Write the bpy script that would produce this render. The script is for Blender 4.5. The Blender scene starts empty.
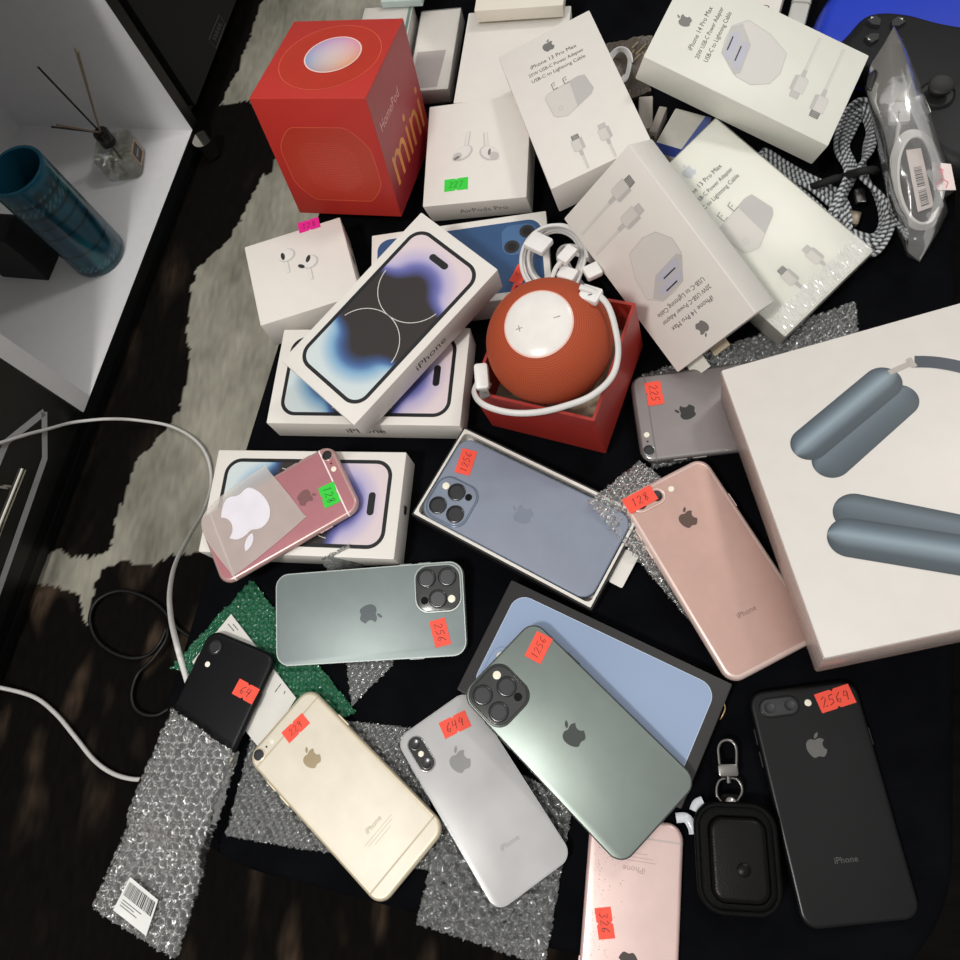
import bpy, math, random
from mathutils import Matrix, Vector, Euler, noise
from mathutils.geometry import tessellate_polygon
random.seed(7)
PI = math.pi
C = bpy.context.scene.collection
S = bpy.context.scene

# ------------------------------------------------------------------ camera
F_PX, H_CAM = 780.0, 0.628
RX, RY = math.radians(20.3), math.radians(9.82)
RM = Matrix.Rotation(RY, 3, 'Y') @ Matrix.Rotation(RX, 3, 'X')
CAM = Vector((0, 0, H_CAM))
cam = bpy.data.cameras.new('camera'); co = bpy.data.objects.new('camera', cam); C.objects.link(co)
co.matrix_world = Matrix.Translation(CAM) @ RM.to_4x4()
cam.sensor_width = 36; cam.lens = 36 * F_PX / 960; cam.clip_start = 0.01; cam.clip_end = 30
S.camera = co
# ------------------------------------------------------------------ world + lamps
w = bpy.data.worlds.new('world'); S.world = w; w.use_nodes = True
wn = w.node_tree; bg = wn.nodes['Background']; bg.inputs[1].default_value = 1
_tc = wn.nodes.new('ShaderNodeTexCoord'); _sx = wn.nodes.new('ShaderNodeSeparateXYZ'); _rp = wn.nodes.new('ShaderNodeValToRGB')   # room: bright ceiling overhead, dimmer walls
_rp.color_ramp.elements[0].position = .15; _rp.color_ramp.elements[0].color = (.27, .265, .255, 1); _rp.color_ramp.elements[1].position = .99; _rp.color_ramp.elements[1].color = (1.1, 1.08, 1.05, 1); _e = _rp.color_ramp.elements.new(.80); _e.color = (.42, .41, .395, 1)
wn.links.new(_tc.outputs['Generated'], _sx.inputs[0]); wn.links.new(_sx.outputs['Z'], _rp.inputs[0]); wn.links.new(_rp.outputs[0], bg.inputs[0])
def area(name, loc, target, size, power, col):
    l = bpy.data.lights.new(name, 'AREA'); l.shape = 'DISK'; l.size = size; l.energy = power; l.color = col
    o = bpy.data.objects.new(name, l); C.objects.link(o); o.location = loc
    o.rotation_euler = (Vector(target) - Vector(loc)).to_track_quat('-Z', 'Y').to_euler()
area('ceiling_lamp', (-.76, -.65, 2.05), (-.1, .2, 0), .30, 24.5, (1, .965, .91))
area('window_side_lamp', (1.05, 1.45, 1.95), (-.02, .45, 0), .30, 10.5, (1, .97, .93))
S.view_settings.view_transform = 'Standard'; S.view_settings.look = 'None'
S.view_settings.exposure = 0; S.view_settings.gamma = 1
try: S.view_settings.use_curve_mapping = False
except Exception: pass

def at(px, py, z=0.0):
    """point at height z seen along the photograph's line of sight"""
    d = RM @ Vector(((px - 480) / F_PX, -(py - 480) / F_PX, -1))
    return CAM + d * ((z - H_CAM) / d.z)
# ------------------------------------------------------------------ materials
def lin(c):
    return tuple((v / 12.92 if v <= .04045 else ((v + .055) / 1.055) ** 2.4) for v in (x / 255 for x in c))
_M = {}
def mat(name, rgb, rough=.5, metal=0.0, var=.04, scale=60, bump=0.0, bscale=400, alpha=1, trans=0, spec=.5, coat=0, stretch=None):
    if name in _M: return _M[name]
    m = bpy.data.materials.new(name); m.use_nodes = True; nt = m.node_tree; b = nt.nodes['Principled BSDF']
    c = lin(rgb)
    tc = nt.nodes.new('ShaderNodeTexCoord'); nz = nt.nodes.new('ShaderNodeTexNoise'); nz.inputs['Scale'].default_value = scale
    src = tc.outputs['Object']
    if stretch:
        mp = nt.nodes.new('ShaderNodeMapping'); mp.inputs['Scale'].default_value = stretch
        nt.links.new(src, mp.inputs[0]); src = mp.outputs[0]
    nt.links.new(src, nz.inputs['Vector'])
    rp = nt.nodes.new('ShaderNodeValToRGB')
    rp.color_ramp.elements[0].position = .3; rp.color_ramp.elements[1].position = .7
    rp.color_ramp.elements[0].color = (*[max(0, v * (1 - var)) for v in c], 1)
    rp.color_ramp.elements[1].color = (*[min(1, v * (1 + var)) for v in c], 1)
    nt.links.new(nz.outputs['Fac'], rp.inputs[0]); nt.links.new(rp.outputs[0], b.inputs['Base Color'])
    b.inputs['Roughness'].default_value = rough; b.inputs['Metallic'].default_value = metal
    b.inputs['Alpha'].default_value = alpha; b.inputs['Transmission Weight'].default_value = trans
    b.inputs['Specular IOR Level'].default_value = spec; b.inputs['Coat Weight'].default_value = coat
    if bump:
        n2 = nt.nodes.new('ShaderNodeTexNoise'); n2.inputs['Scale'].default_value = bscale; n2.inputs['Detail'].default_value = 3
        nt.links.new(src, n2.inputs['Vector'])
        bp = nt.nodes.new('ShaderNodeBump'); bp.inputs['Strength'].default_value = bump; bp.inputs['Distance'].default_value = .002
        nt.links.new(n2.outputs['Fac'], bp.inputs['Height']); nt.links.new(bp.outputs[0], b.inputs['Normal'])
    _M[name] = m; return m
def film(name, tint=(.9, .9, .9), haze=.06, hcol=(.8, .8, .8), gloss=.35, rough=.14, bump=.6, bscale=300):
    """clear plastic film: mostly see-through, a little milky, with sharp glints"""
    if name in _M: return _M[name]
    m = bpy.data.materials.new(name); m.use_nodes = True; nt = m.node_tree; nt.nodes.clear(); N = nt.nodes.new; L = nt.links.new
    out = N('ShaderNodeOutputMaterial'); tr = N('ShaderNodeBsdfTransparent'); tr.inputs[0].default_value = (*tint, 1)
    df = N('ShaderNodeBsdfDiffuse'); df.inputs[0].default_value = (*hcol, 1); gl = N('ShaderNodeBsdfGlossy'); gl.inputs['Roughness'].default_value = rough; gl.inputs[0].default_value = (1, 1, 1, 1)
    tc = N('ShaderNodeTexCoord'); nz = N('ShaderNodeTexNoise'); nz.inputs['Scale'].default_value = bscale; nz.inputs['Detail'].default_value = 3; L(tc.outputs['Object'], nz.inputs['Vector'])
    bp = N('ShaderNodeBump'); bp.inputs['Strength'].default_value = bump; bp.inputs['Distance'].default_value = .002; L(nz.outputs['Fac'], bp.inputs['Height'])
    fr = N('ShaderNodeFresnel'); fr.inputs[0].default_value = 1.5
    for n_ in (gl, df, fr): L(bp.outputs[0], n_.inputs['Normal'])
    mx = N('ShaderNodeMixShader'); mx.inputs[0].default_value = haze; L(tr.outputs[0], mx.inputs[1]); L(df.outputs[0], mx.inputs[2])
    ml = N('ShaderNodeMath'); ml.operation = 'MULTIPLY_ADD'; ml.inputs[1].default_value = .8; ml.inputs[2].default_value = gloss*.2; ml.use_clamp = True; L(fr.outputs[0], ml.inputs[0])
    m2 = N('ShaderNodeMixShader'); L(ml.outputs[0], m2.inputs[0]); L(mx.outputs[0], m2.inputs[1]); L(gl.outputs[0], m2.inputs[2]); L(m2.outputs[0], out.inputs[0])
    _M[name] = m; return m
def vcol_mat(name, rough=.45, bump=0, bscale=200):
    if name in _M: return _M[name]
    m = mat(name, (200, 200, 200), rough, bump=bump, bscale=bscale); nt = m.node_tree
    a = nt.nodes.new('ShaderNodeAttribute'); a.attribute_name = 'print'
    nt.links.new(a.outputs['Color'], nt.nodes['Principled BSDF'].inputs['Base Color']); return m

WHITE = mat('white_card', (232, 228, 222), .42, var=.012)
CREAMW = mat('warm_white_card', (232, 226, 212), .45, var=.012)
GREENW = mat('cool_white_card', (229, 229, 220), .42, var=.012)
GREYP = mat('grey_print', (120, 118, 116), .5)
LIGHTP = mat('pale_grey_print', (214, 211, 206), .45, var=.01)
MIDP = mat('soft_grey_print', (192, 190, 187), .45, var=.02)
LAVP = mat('lavender_grey_print', (186, 186, 200), .45, var=.02)
DARKP = mat('dark_print', (42, 40, 40), .5)
BLACKP = mat('black_print', (18, 18, 20), .35)
CLOTH = mat('black_cloth', (10, 11, 14), .95, var=.3, scale=25, bump=.25, bscale=900, spec=.04)
BLACKGL = mat('black_glass', (22, 22, 24), .12, coat=.3)
LENS = mat('lens_black', (6, 6, 8), .06, spec=.15)
LENSRING = mat('lens_ring', (70, 70, 72), .25, metal=1)
FLASH = mat('flash_white', (250, 244, 225), .3)
INK = mat('pen_ink', (60, 22, 22), .6)
INKG = mat('pen_ink_on_green', (18, 70, 25), .6)
REDTAG = mat('red_tag_paper', (255, 84, 62), .6, var=.03)
GREENTAG = mat('green_tag_paper', (52, 214, 62), .6, var=.03)
PINKTAG = mat('pink_tag_paper', (240, 22, 150), .6, var=.03)
PLASTICW = mat('white_plastic', (235, 234, 232), .3)
CABLEW = mat('white_cable', (222, 221, 219), .42)
STEEL = mat('brushed_steel', (190, 188, 184), .22, metal=1)
CHROME = mat('chrome', (215, 212, 200), .12, metal=1)
DSTEEL = mat('gunmetal', (120, 118, 116), .28, metal=1)
# ------------------------------------------------------------------ object helpers
def tag(o, label, cat, group=None):
    o['label'] = label; o['category'] = cat
    if group: o['group'] = group
    return o
def thing(name, label, cat, loc=(0, 0, 0), rot=(0, 0, 0), group=None):
    o = bpy.data.objects.new(name, None); C.objects.link(o); o.empty_display_size = .02
    o.location = loc; o.rotation_euler = rot
    return tag(o, label, cat, group)
def mw(o):
    m = Matrix.LocRotScale(o.location, o.rotation_euler, None)
    return mw(o.parent) @ m if o.parent else m

class MB:
    def __init__(s): s.v = []; s.f = []; s.m = []; s.mats = []; s.cols = None; s.uv = None
    def mi(s, m):
        if m not in s.mats: s.mats.append(m)
        return s.mats.index(m)
    def add(s, vs, fs, m, M=None):
        b = len(s.v); i = s.mi(m)
        s.v += [tuple(M @ Vector(p)) if M else tuple(p) for p in vs]
        s.f += [tuple(b + k for k in f) for f in fs]; s.m += [i] * len(fs)
    def build(s, name, parent=None, smooth=None):
        me = bpy.data.meshes.new(name); me.from_pydata(s.v, [], s.f)
        for m in s.mats: me.materials.append(m)
        me.polygons.foreach_set('material_index', s.m)
        if s.cols:
            a = me.color_attributes.new('print', 'FLOAT_COLOR', 'POINT')
            for k, c in enumerate(s.cols): a.data[k].color = (*c, 1)
        if s.uv:
            u = me.uv_layers.new(name='uv')
            for l in me.loops: u.data[l.index].uv = s.uv[l.vertex_index]
        if smooth:
            me.polygons.foreach_set('use_smooth', [True] * len(me.polygons))
            me.set_sharp_from_angle(angle=math.radians(smooth))
        me.update()
        o = bpy.data.objects.new(name, me); C.objects.link(o)
        if parent: o.parent = parent
        return o
    # shapes
    def loft(s, loops, m, caps=(True, True), mats=None, M=None):
        n = len(loops[0]); vs = [p for l in loops for p in l]
        for k in range(len(loops) - 1):
            fs = [(k*n+i, k*n+(i+1) % n, (k+1)*n+(i+1) % n, (k+1)*n+i) for i in range(n)]
            if k == 0: b = len(s.v); s.v += [tuple(M @ Vector(p)) if M else tuple(p) for p in vs]
            i_ = s.mi(mats[k] if mats else m)
            s.f += [tuple(b + q for q in f) for f in fs]; s.m += [i_] * n
        if caps[0]: s.f.append(tuple(b + i for i in reversed(range(n)))); s.m.append(s.mi(m))
        if caps[1]: s.f.append(tuple(b + (len(loops)-1)*n + i for i in range(n))); s.m.append(s.mi(m))
    def slab(s, w_, l_, z0, z1, r, e, m, side=None, n=6, round_=False, cx=0, cy=0, M=None, steps=4):
        """rounded-corner slab, edges bevelled by e (or fully rounded)"""
        prof = []
        if round_:
            h = (z1 - z0) / 2
            for k in range(-steps, steps + 1):
                a = PI / 2 * k / steps; prof.append((e * (1 - math.cos(a)), z0 + h + h * math.sin(a)))
        else:
            for k in range(steps + 1):
                a = PI / 2 * k / steps; prof.append((e * (1 - math.sin(a)), z0 + e * (1 - math.cos(a))))
            for k in range(steps + 1):
                a = PI / 2 * k / steps; prof.append((e * (1 - math.cos(a)), z1 - e * (1 - math.sin(a))))
        loops = [[(x + cx, y + cy, z) for x, y in rrect(w_ - 2*d, l_ - 2*d, max(r - d, .00005), n)] for d, z in prof]
        sd = side or m
        s.loft(loops, m, mats=[sd] * (len(loops) - 1), M=M)
    def box(s, x0, x1, y0, y1, z0, z1, m, M=None):
        v = [(x, y, z) for z in (z0, z1) for y in (y0, y1) for x in (x0, x1)]
        s.add(v, [(0, 2, 3, 1), (4, 5, 7, 6), (0, 1, 5, 4), (2, 6, 7, 3), (0, 4, 6, 2), (1, 3, 7, 5)], m, M)
    def poly(s, pts, z, m, M=None):
        vs = [(x, y, z) for x, y in pts]
        ar = sum(pts[i][0]*pts[(i+1) % len(pts)][1] - pts[(i+1) % len(pts)][0]*pts[i][1] for i in range(len(pts)))
        if ar < 0: vs.reverse()
        tr = tessellate_polygon([[Vector(v) for v in vs]])
        out = []
        for t in tr:
            a, b, c = (vs[i] for i in t)
            k = (b[0]-a[0])*(c[1]-a[1]) - (b[1]-a[1])*(c[0]-a[0])
            out.append(t if k > 0 else (t[0], t[2], t[1]))
        s.add(vs, out, m, M)
    def ribbon(s, pts, wd, z, m, closed=False, M=None):
        n = len(pts); vs = []
        for i in range(n):
            a = pts[(i-1) % n] if closed or i else pts[0]; b = pts[(i+1) % n] if closed or i < n-1 else pts[-1]
            d = Vector((b[0]-a[0], b[1]-a[1])); d = d.normalized() if d.length > 1e-9 else Vector((1, 0))
            p = Vector((-d.y, d.x)) * wd / 2
            vs += [(pts[i][0]-p.x, pts[i][1]-p.y, z), (pts[i][0]+p.x, pts[i][1]+p.y, z)]
        fs = [(2*i, 2*((i+1) % n), 2*((i+1) % n)+1, 2*i+1) for i in range(n if closed else n-1)]
        s.add(vs, fs, m, M)
    def tube(s, pts, r, m, n=8, closed=False, M=None, caps=True, flat=1.0, uvlen=None):
        P = [Vector(p) for p in pts]; k = len(P); up = None; vs = []; L = 0; uv = []
        for i in range(k):
            a = P[(i-1) % k] if (closed or i) else P[0]; b = P[(i+1) % k] if (closed or i < k-1) else P[-1]
            t = (b - a).normalized()
            if up is None: up = t.orthogonal().normalized() if abs(t.z) > .9 else Vector((0, 0, 1))
            up = (up - t * up.dot(t)); up = up.normalized() if up.length > 1e-6 else t.orthogonal().normalized()
            sd = t.cross(up)
            if i: L += (P[i] - P[i-1]).length
            for j in range(n):
                g = 2*PI*j/n; rr = r[i] if isinstance(r, (list, tuple)) else r
                vs.append(P[i] + sd*math.cos(g)*rr + up*math.sin(g)*rr*flat); uv.append((j/n, L))
        fs = []
        for i in range(k if closed else k-1):
            q = (i+1) % k
            fs += [(i*n+j, i*n+(j+1) % n, q*n+(j+1) % n, q*n+j) for j in range(n)]
        if not closed and caps: fs += [tuple(reversed(range(n))), tuple((k-1)*n+j for j in range(n))]
        s.add(vs, fs, m, M)
        if s.uv is not None: s.uv += uv
    def lathe(s, prof, m, n=32, M=None, mats=None, sx=1, sy=1):
        loops = [[(r*math.cos(2*PI*i/n)*sx, r*math.sin(2*PI*i/n)*sy, z) for i in range(n)] for r, z in prof]
        s.loft(loops, m, mats=mats, M=M)
    def text(s, txt, size, m, x=0, y=0, z=0, rot=0, align='CENTER', shear=0, M=None, sx=1):
        cu = bpy.data.curves.new('t', 'FONT'); cu.body = txt; cu.size = size; cu.align_x = align; cu.align_y = 'CENTER'; cu.shear = shear
        cu.resolution_u = 2
        o = bpy.data.objects.new('t', cu); C.objects.link(o)
        me = bpy.data.meshes.new_from_object(o.evaluated_get(bpy.context.evaluated_depsgraph_get()))
        T = (M or Matrix()) @ Matrix.Translation((x, y, z)) @ Matrix.Rotation(rot, 4, 'Z') @ Matrix.Diagonal((sx, 1, 1, 1))
        s.add([v.co for v in me.vertices], [tuple(p.vertices) for p in me.polygons], m, T)
        bpy.data.objects.remove(o); bpy.data.curves.remove(cu); bpy.data.meshes.remove(me)

def rrect(w_, l_, r, n=6):
    out = []
    for cx, cy, a0 in ((w_/2-r, l_/2-r, 0), (-w_/2+r, l_/2-r, 90), (-w_/2+r, -l_/2+r, 180), (w_/2-r, -l_/2+r, 270)):
        for k in range(n+1):
            a = math.radians(a0 + 90*k/n); out.append((cx + r*math.cos(a), cy + r*math.sin(a)))
    return out
def ell(cx, cy, a, b, n=24, rot=0, a0=0, a1=360):
    cr, sr = math.cos(rot), math.sin(rot); out = []
    full = a1 - a0 >= 360
    for k in range(n if full else n+1):
        t = math.radians(a0 + (a1-a0)*k/n); x, y = a*math.cos(t), b*math.sin(t); out.append((cx + x*cr - y*sr, cy + x*sr + y*cr))
    return out
def xf(pts, cx, cy, rot=0, sc=1):
    c, s_ = math.cos(rot)*sc, math.sin(rot)*sc
    return [(cx + x*c - y*s_, cy + x*s_ + y*c) for x, y in pts]
def spline(P, n=8, closed=False):
    P = [Vector(p) for p in P]; k = len(P); out = []
    for i in range(k if closed else k-1):
        g = lambda j: P[j % k] if closed else P[min(max(j, 0), k-1)]
        a, b, c, d = g(i-1), g(i), g(i+1), g(i+2)
        for q in range(n):
            t = q/n; out.append(.5*((2*b) + (c-a)*t + (2*a-5*b+4*c-d)*t*t + (3*b-a-3*c+d)*t**3))
    if not closed: out.append(P[-1])
    return out
# fruit mark printed on phones and cartons (bite at the right, leaf on top), unit height, centred
def _bez(p, segs, n=7):
    out = []
    for s_ in segs:
        a, b, c = (Vector((p.x + s_[i], p.y + s_[i+1])) for i in (0, 2, 4))
        for k in range(n):
            t = k/n; out.append(p*(1-t)**3 + a*3*t*(1-t)**2 + b*3*t*t*(1-t) + c*t**3)
        p = c
    return [((q.x-12)/24, (12-q.y)/24) for q in out]
FRUIT = _bez(Vector((12.152, 6.896)), [(-.948, 0, -2.415, -1.078, -3.96, -1.04), (-2.04, .027, -3.91, 1.183, -4.961, 3.014), (-2.117, 3.675, -.546, 9.103, 1.519, 12.09),
    (1.013, 1.454, 2.208, 3.09, 3.792, 3.039), (1.52, -.065, 2.09, -.987, 3.935, -.987), (1.831, 0, 2.35, .987, 3.96, .948), (1.637, -.026, 2.676, -1.48, 3.676, -2.948),
    (1.156, -1.688, 1.636, -3.325, 1.662, -3.415), (-.039, -.013, -3.182, -1.221, -3.22, -4.857), (-.026, -3.04, 2.48, -4.494, 2.597, -4.559), (-1.429, -2.09, -3.623, -2.324, -4.39, -2.376), (-2, -.156, -3.675, 1.09, -4.61, 1.09)])
LEAF = _bez(Vector((15.53, 3.83)), [(.843, -1.012, 1.4, -2.427, 1.245, -3.83), (-1.207, .052, -2.662, .805, -3.532, 1.818), (-.78, .896, -1.454, 2.338, -1.273, 3.714), (1.338, .104, 2.715, -.688, 3.559, -1.701)])
def logo(mb, x, y, h, z, m, rot=0, M=None):
    mb.poly(xf(FRUIT, x, y, rot, h), z, m, M); mb.poly(xf(LEAF, x, y, rot, h), z, m, M)

DIG = {'0': [[(.5, 1), (.1, .7), (.1, .3), (.5, 0), (.9, .3), (.9, .7), (.5, 1)]], '1': [[(.3, .8), (.6, 1), (.5, 0)]],
 '2': [[(.1, .8), (.5, 1), (.85, .75), (.1, 0), (.95, .05)]], '3': [[(.1, .95), (.8, .9), (.4, .55), (.85, .3), (.4, 0), (.05, .1)]],
 '4': [[(.2, 1), (.1, .45), (.9, .5)], [(.75, 1), (.65, 0)]], '5': [[(.9, 1), (.25, .95), (.15, .55), (.7, .55), (.8, .2), (.1, 0)]],
 '6': [[(.8, 1), (.2, .6), (.15, .15), (.6, 0), (.8, .3), (.2, .35)]], '7': [[(.1, .95), (.9, .95), (.4, 0)]], '8': [[(.5, .5), (.15, .8), (.6, 1), (.8, .8), (.2, .2), (.5, 0), (.8, .25), (.5, .5)]],
 '9': [[(.8, .6), (.3, .55), (.2, .85), (.55, 1), (.8, .8), (.6, 0)]], 'g': [[(.85, .8), (.4, .95), (.15, .55), (.5, .4), (.85, .75), (.7, 0)]], 'G': [[(.9, .85), (.4, 1), (.1, .5), (.4, 0), (.85, .1), (.85, .45), (.5, .45)]]}
def writing(mb, txt, cx, cy, h, ang, z, m):
    wd = h*.62; x = -wd*1.25*len(txt)/2
    for ch in txt:
        for st in DIG[ch]:
            pts = [(x + p[0]*wd + p[1]*h*.12, (p[1]-.5)*h) for p in st]
            mb.ribbon(xf(pts, cx, cy, ang), h*.085, z, m)
        x += wd*1.25
def local_px(root, px, py, t):
    """where on the plane z=t of a thing a photo point falls (its own coordinates)"""
    Mi = mw(root).inverted(); d = RM @ Vector(((px-480)/F_PX, -(py-480)/F_PX, -1))
    o = Mi @ CAM; d = Mi.to_3x3() @ d; return o + d*((t-o.z)/d.z)
def price_tag(root, t, p0, p1, wd, txt, paper=REDTAG, ink=INK, name='price_tag', notch=True, label=None):
    a, b = local_px(root, *p0, t), local_px(root, *p1, t); d = b - a; L = d.length/2; W = wd/2; n = W*.22 if notch else 0
    ang = math.atan2(d.y, d.x); c = (a+b)/2
    pts = [(-L, -W), (-n, -W), (0, -W+n), (n, -W), (L, -W), (L, W), (n, W), (0, W-n), (-n, W), (-L, W)]
    pts = xf(pts, c.x, c.y, ang); mb = MB()
    mb.loft([[(x, y, t+.0001) for x, y in pts], [(x, y, t+.0004) for x, y in pts]], paper)
    o = mb.build(name, root)
    if label: o['label'] = label
    m2 = MB(); writing(m2, txt, c.x, c.y, min(W*1.02, 2*L*.84/(len(txt)*.775)), ang, t+.00047, ink); m2.build('handwriting', o)
    return o
exec_later = []
# ------------------------------------------------------------------ setting: floor, hide rug
FLOOR_Z = -.45
fl = MB(); fl.box(-3, 3, -2.5, 3.5, FLOOR_Z-.1, FLOOR_Z-.006, mat('dark_floor_boards', (14, 13, 12), .8, var=.3, scale=8, spec=.05, stretch=(1, 8, 1)))
o = fl.build('floor'); o['kind'] = 'structure'
WP = mat('wall_paint', (176, 172, 166), .8, var=.02)
for nm, x0, x1, y0, y1 in (('wall_left', -1.95, -1.85, -2.5, 3.5), ('wall_back', -1.85, 3, 3.4, 3.5)):
    mb = MB(); mb.box(x0, x1, y0, y1, FLOOR_Z, 2.1, WP); o = mb.build(nm); o['kind'] = 'structure'
CREAM = [(262, -60), (262, 0), (240, 66), (226, 92), (220, 106), (250, 100), (262, 118), (278, 150), (272, 172), (262, 176), (250, 200), (241, 220), (230, 239), (214, 252), (195, 271), (190, 301), (186, 339), (190, 350), (187, 382),
 (179, 410), (162, 434), (146, 450), (133, 464), (130, 480), (125, 495), (116, 514), (114, 538), (108, 553), (89, 557), (68, 556), (57, 549), (41, 556), (33, 575), (35, 582), (57, 587), (76, 593), (81, 601), (84, 622), (87, 627), (89, 612), (97, 576), (106, 567), (120, 562),
 (135, 563), (156, 566), (162, 560), (170, 555), (184, 553), (200, 553), (330, 560), (420, 400), (420, -60)]
cream_w = [at(x, y, FLOOR_Z).xy for x, y in CREAM]
def inside(p, poly):
    c = False; j = len(poly)-1
    for i in range(len(poly)):
        a, b = poly[i], poly[j]
        if (a[1] > p[1]) != (b[1] > p[1]) and p[0] < (b[0]-a[0])*(p[1]-a[1])/(b[1]-a[1]) + a[0]: c = not c
        j = i
    return c
def make_rug():
    mb = MB(); st = .004; x0, y0 = -1.08, -.62; nx, ny = 270, 570; m = vcol_mat('cow_hide', .95, bump=.35, bscale=260); m.node_tree.nodes['Principled BSDF'].inputs['Specular IOR Level'].default_value = .12
    mb.cols = []; vs = []
    for j in range(ny+1):
        for i in range(nx+1):
            x, y = x0+i*st, y0+j*st
            n1 = noise.noise((x*70, y*70, 0)); n2 = noise.noise((x*55, y*55, 5))
            f = noise.noise((x*9, y*5, 2)); g = noise.noise((x*140, y*40, 9)); h = noise.noise((x*22, y*9, 7))
            vs.append((x, y, FLOOR_Z + .0015*g))
            if inside((x+.004*n1+.004*noise.noise((x*160, y*60, 3)), y+.005*n2+.006*noise.noise((x*160, y*60, 8))), cream_w):
                k = .92 + .40*f + .22*g + .25*noise.noise((x*30, y*14, 4))
                mb.cols.append((.345*k, .33*k, .272*k))
            else:
                k = max(0, h-.12)*1.9*max(0, min(1, .5 + 1.2*noise.noise((x*3, y*3, 1)) - .6*(y-.1)))
                k = min(k, .7)*(.7+.6*g); b = 1+.5*g
                mb.cols.append((.0040*b + .115*k, .0031*b + .077*k, .0024*b + .052*k))
    fs = [(j*(nx+1)+i, j*(nx+1)+i+1, (j+1)*(nx+1)+i+1, (j+1)*(nx+1)+i) for j in range(ny) for i in range(nx)]
    mb.add(vs, fs, m)
    # hide edge: short border turned down to the floor
    rim = [i for i in range(nx+1)] + [(j+1)*(nx+1)-1 for j in range(1, ny+1)] + [ny*(nx+1)+i for i in range(nx-1, -1, -1)] + [j*(nx+1) for j in range(ny-1, 0, -1)]
    b = len(mb.v)
    mb.v += [(mb.v[i][0], mb.v[i][1], FLOOR_Z-.006) for i in rim]; mb.cols += [mb.cols[i] for i in rim]
    k = len(rim)
    for q in range(k): mb.f.append((rim[q], b+q, b+(q+1) % k, rim[(q+1) % k])); mb.m.append(0)
    return mb.build('cowhide_rug', smooth=40)
tag(make_rug(), 'dark brown and cream cowhide rug on the floor', 'rug')

# ------------------------------------------------------------------ media cabinet with open white compartment
CAB = Vector((-.8315, .5610, 0)); CROT = math.radians(-11.2); SH = -.4
LQ = mat('black_lacquer', (20, 21, 22), .35, var=.1); WL = mat('white_laminate', (240, 240, 242), .5, var=.015)
cab = thing('media_cabinet', 'low black cabinet with open white compartment and bar handle', 'cabinet', (CAB.x, CAB.y, FLOOR_Z + .003), (0, 0, CROT))
zc = lambda z: z - FLOOR_Z - .003
mb = MB()
mb.box(-.39, .0, -.8, .59, zc(SH)-.025, zc(SH)-.0005, LQ)              # bottom board
mb.box(-.40, -.39, -.8, .59, .0, .50, LQ)                               # back
mb.box(-.39, 0, .566, .59, .0, .50, LQ); mb.box(-.40, .0, -.8, .59, .50, .525, LQ)
mb.box(-.39, -.022, -.8, -.017, zc(SH), .50, LQ)
mb.build('carcass', cab)
mb = MB(); mb.box(-.389, 0, -.014, .566, zc(SH)-.0005, zc(SH), WL)
mb.box(-.389, 0, -.016, .0135, zc(SH), .50, WL); mb.box(-.389, 0, .5645, .566, zc(SH), .50, WL)
mb.box(-.389, -.386, .0135, .5645, zc(SH), .50, WL); mb.box(-.389, 0, .0135, .5645, .465, .50, WL)
mb.build('open_compartment', cab)['label'] = 'white lined open compartment'
mb = MB(); mb.box(-.36, -.008, -.78, .57, .0, zc(SH)-.025, LQ); mb.build('plinth', cab)
mb = MB(); mb.box(-.02, 0, -.795, -.019, zc(SH)-.02, .50, LQ); dr = mb.build('door', cab)
def on_front(px, py, X=0.0):
    M = mw(cab).inverted(); o = M @ CAM; d = M.to_3x3() @ (RM @ Vector(((px-480)/F_PX, -(py-480)/F_PX, -1)))
    p = o + d*((X-o.x)/d.x); return p
FR = Matrix(((0, 0, 1, 0), (1, 0, 0, 0), (0, 1, 0, 0), (0, 0, 0, 1)))   # plane (y,z) of the front
q = [on_front(*p) for p in ((44, 412), (44.5, 458), (2, 580))]
q2 = [on_front(*p) for p in ((44, 412), (6, 442))]
dz = (q2[1]-q2[0]); far = q[2] + (q[2]-q[1])*1.2
outl = [(p.y, p.z) for p in (q[0], q[1], far)]
b_ = q2[1]; outl2 = [(q[0].y, q[0].z), (b_.y, b_.z), (b_.y - .5, b_.z)]
mb = MB(); TR_ = mat('grey_inlay', (186, 186, 188), .4)
mb.ribbon(outl, .0115, .0006, TR_, M=FR); mb.ribbon(outl2, .0115, .0006, TR_, M=FR); mb.build('inlay_strip', dr)
h0, h1 = on_front(24, 470, .03), on_front(-6, 537, .03)
mb = MB(); hz_ = (h0.z+h1.z)/2
mb.tube([(.03, h0.y, hz_), (.03, h1.y-.1, hz_)], .0055, CHROME, 12)
for k in (.03, .2): mb.tube([(0, h0.y-k, hz_), (.03, h0.y-k, hz_)], .0045, CHROME, 8)
mb.build('bar_handle', dr, smooth=40)

# blue mosaic candle vase
p = at(100, 255, SH)
vz = thing('candle_vase', 'tall blue mosaic glass candle vase in the white compartment', 'vase', (p.x, p.y, SH+.0005))
mb = MB(); m = vcol_mat('mosaic_glass', .18); mb.cols = []
def blue(u, z):
    n = noise.noise((math.cos(u)*4, math.sin(u)*4, z*26)); f = noise.noise((math.cos(u)*2, math.sin(u)*2, z*9+4))
    zz = z/.205; line = 1 if abs((zz*9) % 1 - .5) < .06 else 0
    dots = 1 if (.74 < zz < .80 or .06 < zz < .12 or .845 < zz < .86) and math.sin(u*26) * math.cos(zz*190) > .35 else 0
    c = Vector((.006, .055, .09)) * (1 + .8*n) + Vector((.0, .06, .03)) * max(0, f*1.8)
    if line: c *= .35
    if dots: c = Vector((.05, .15, .18))
    if zz > .93: c = Vector((.008, .085, .14))
    return tuple(max(.001, v) for v in c)
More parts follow.
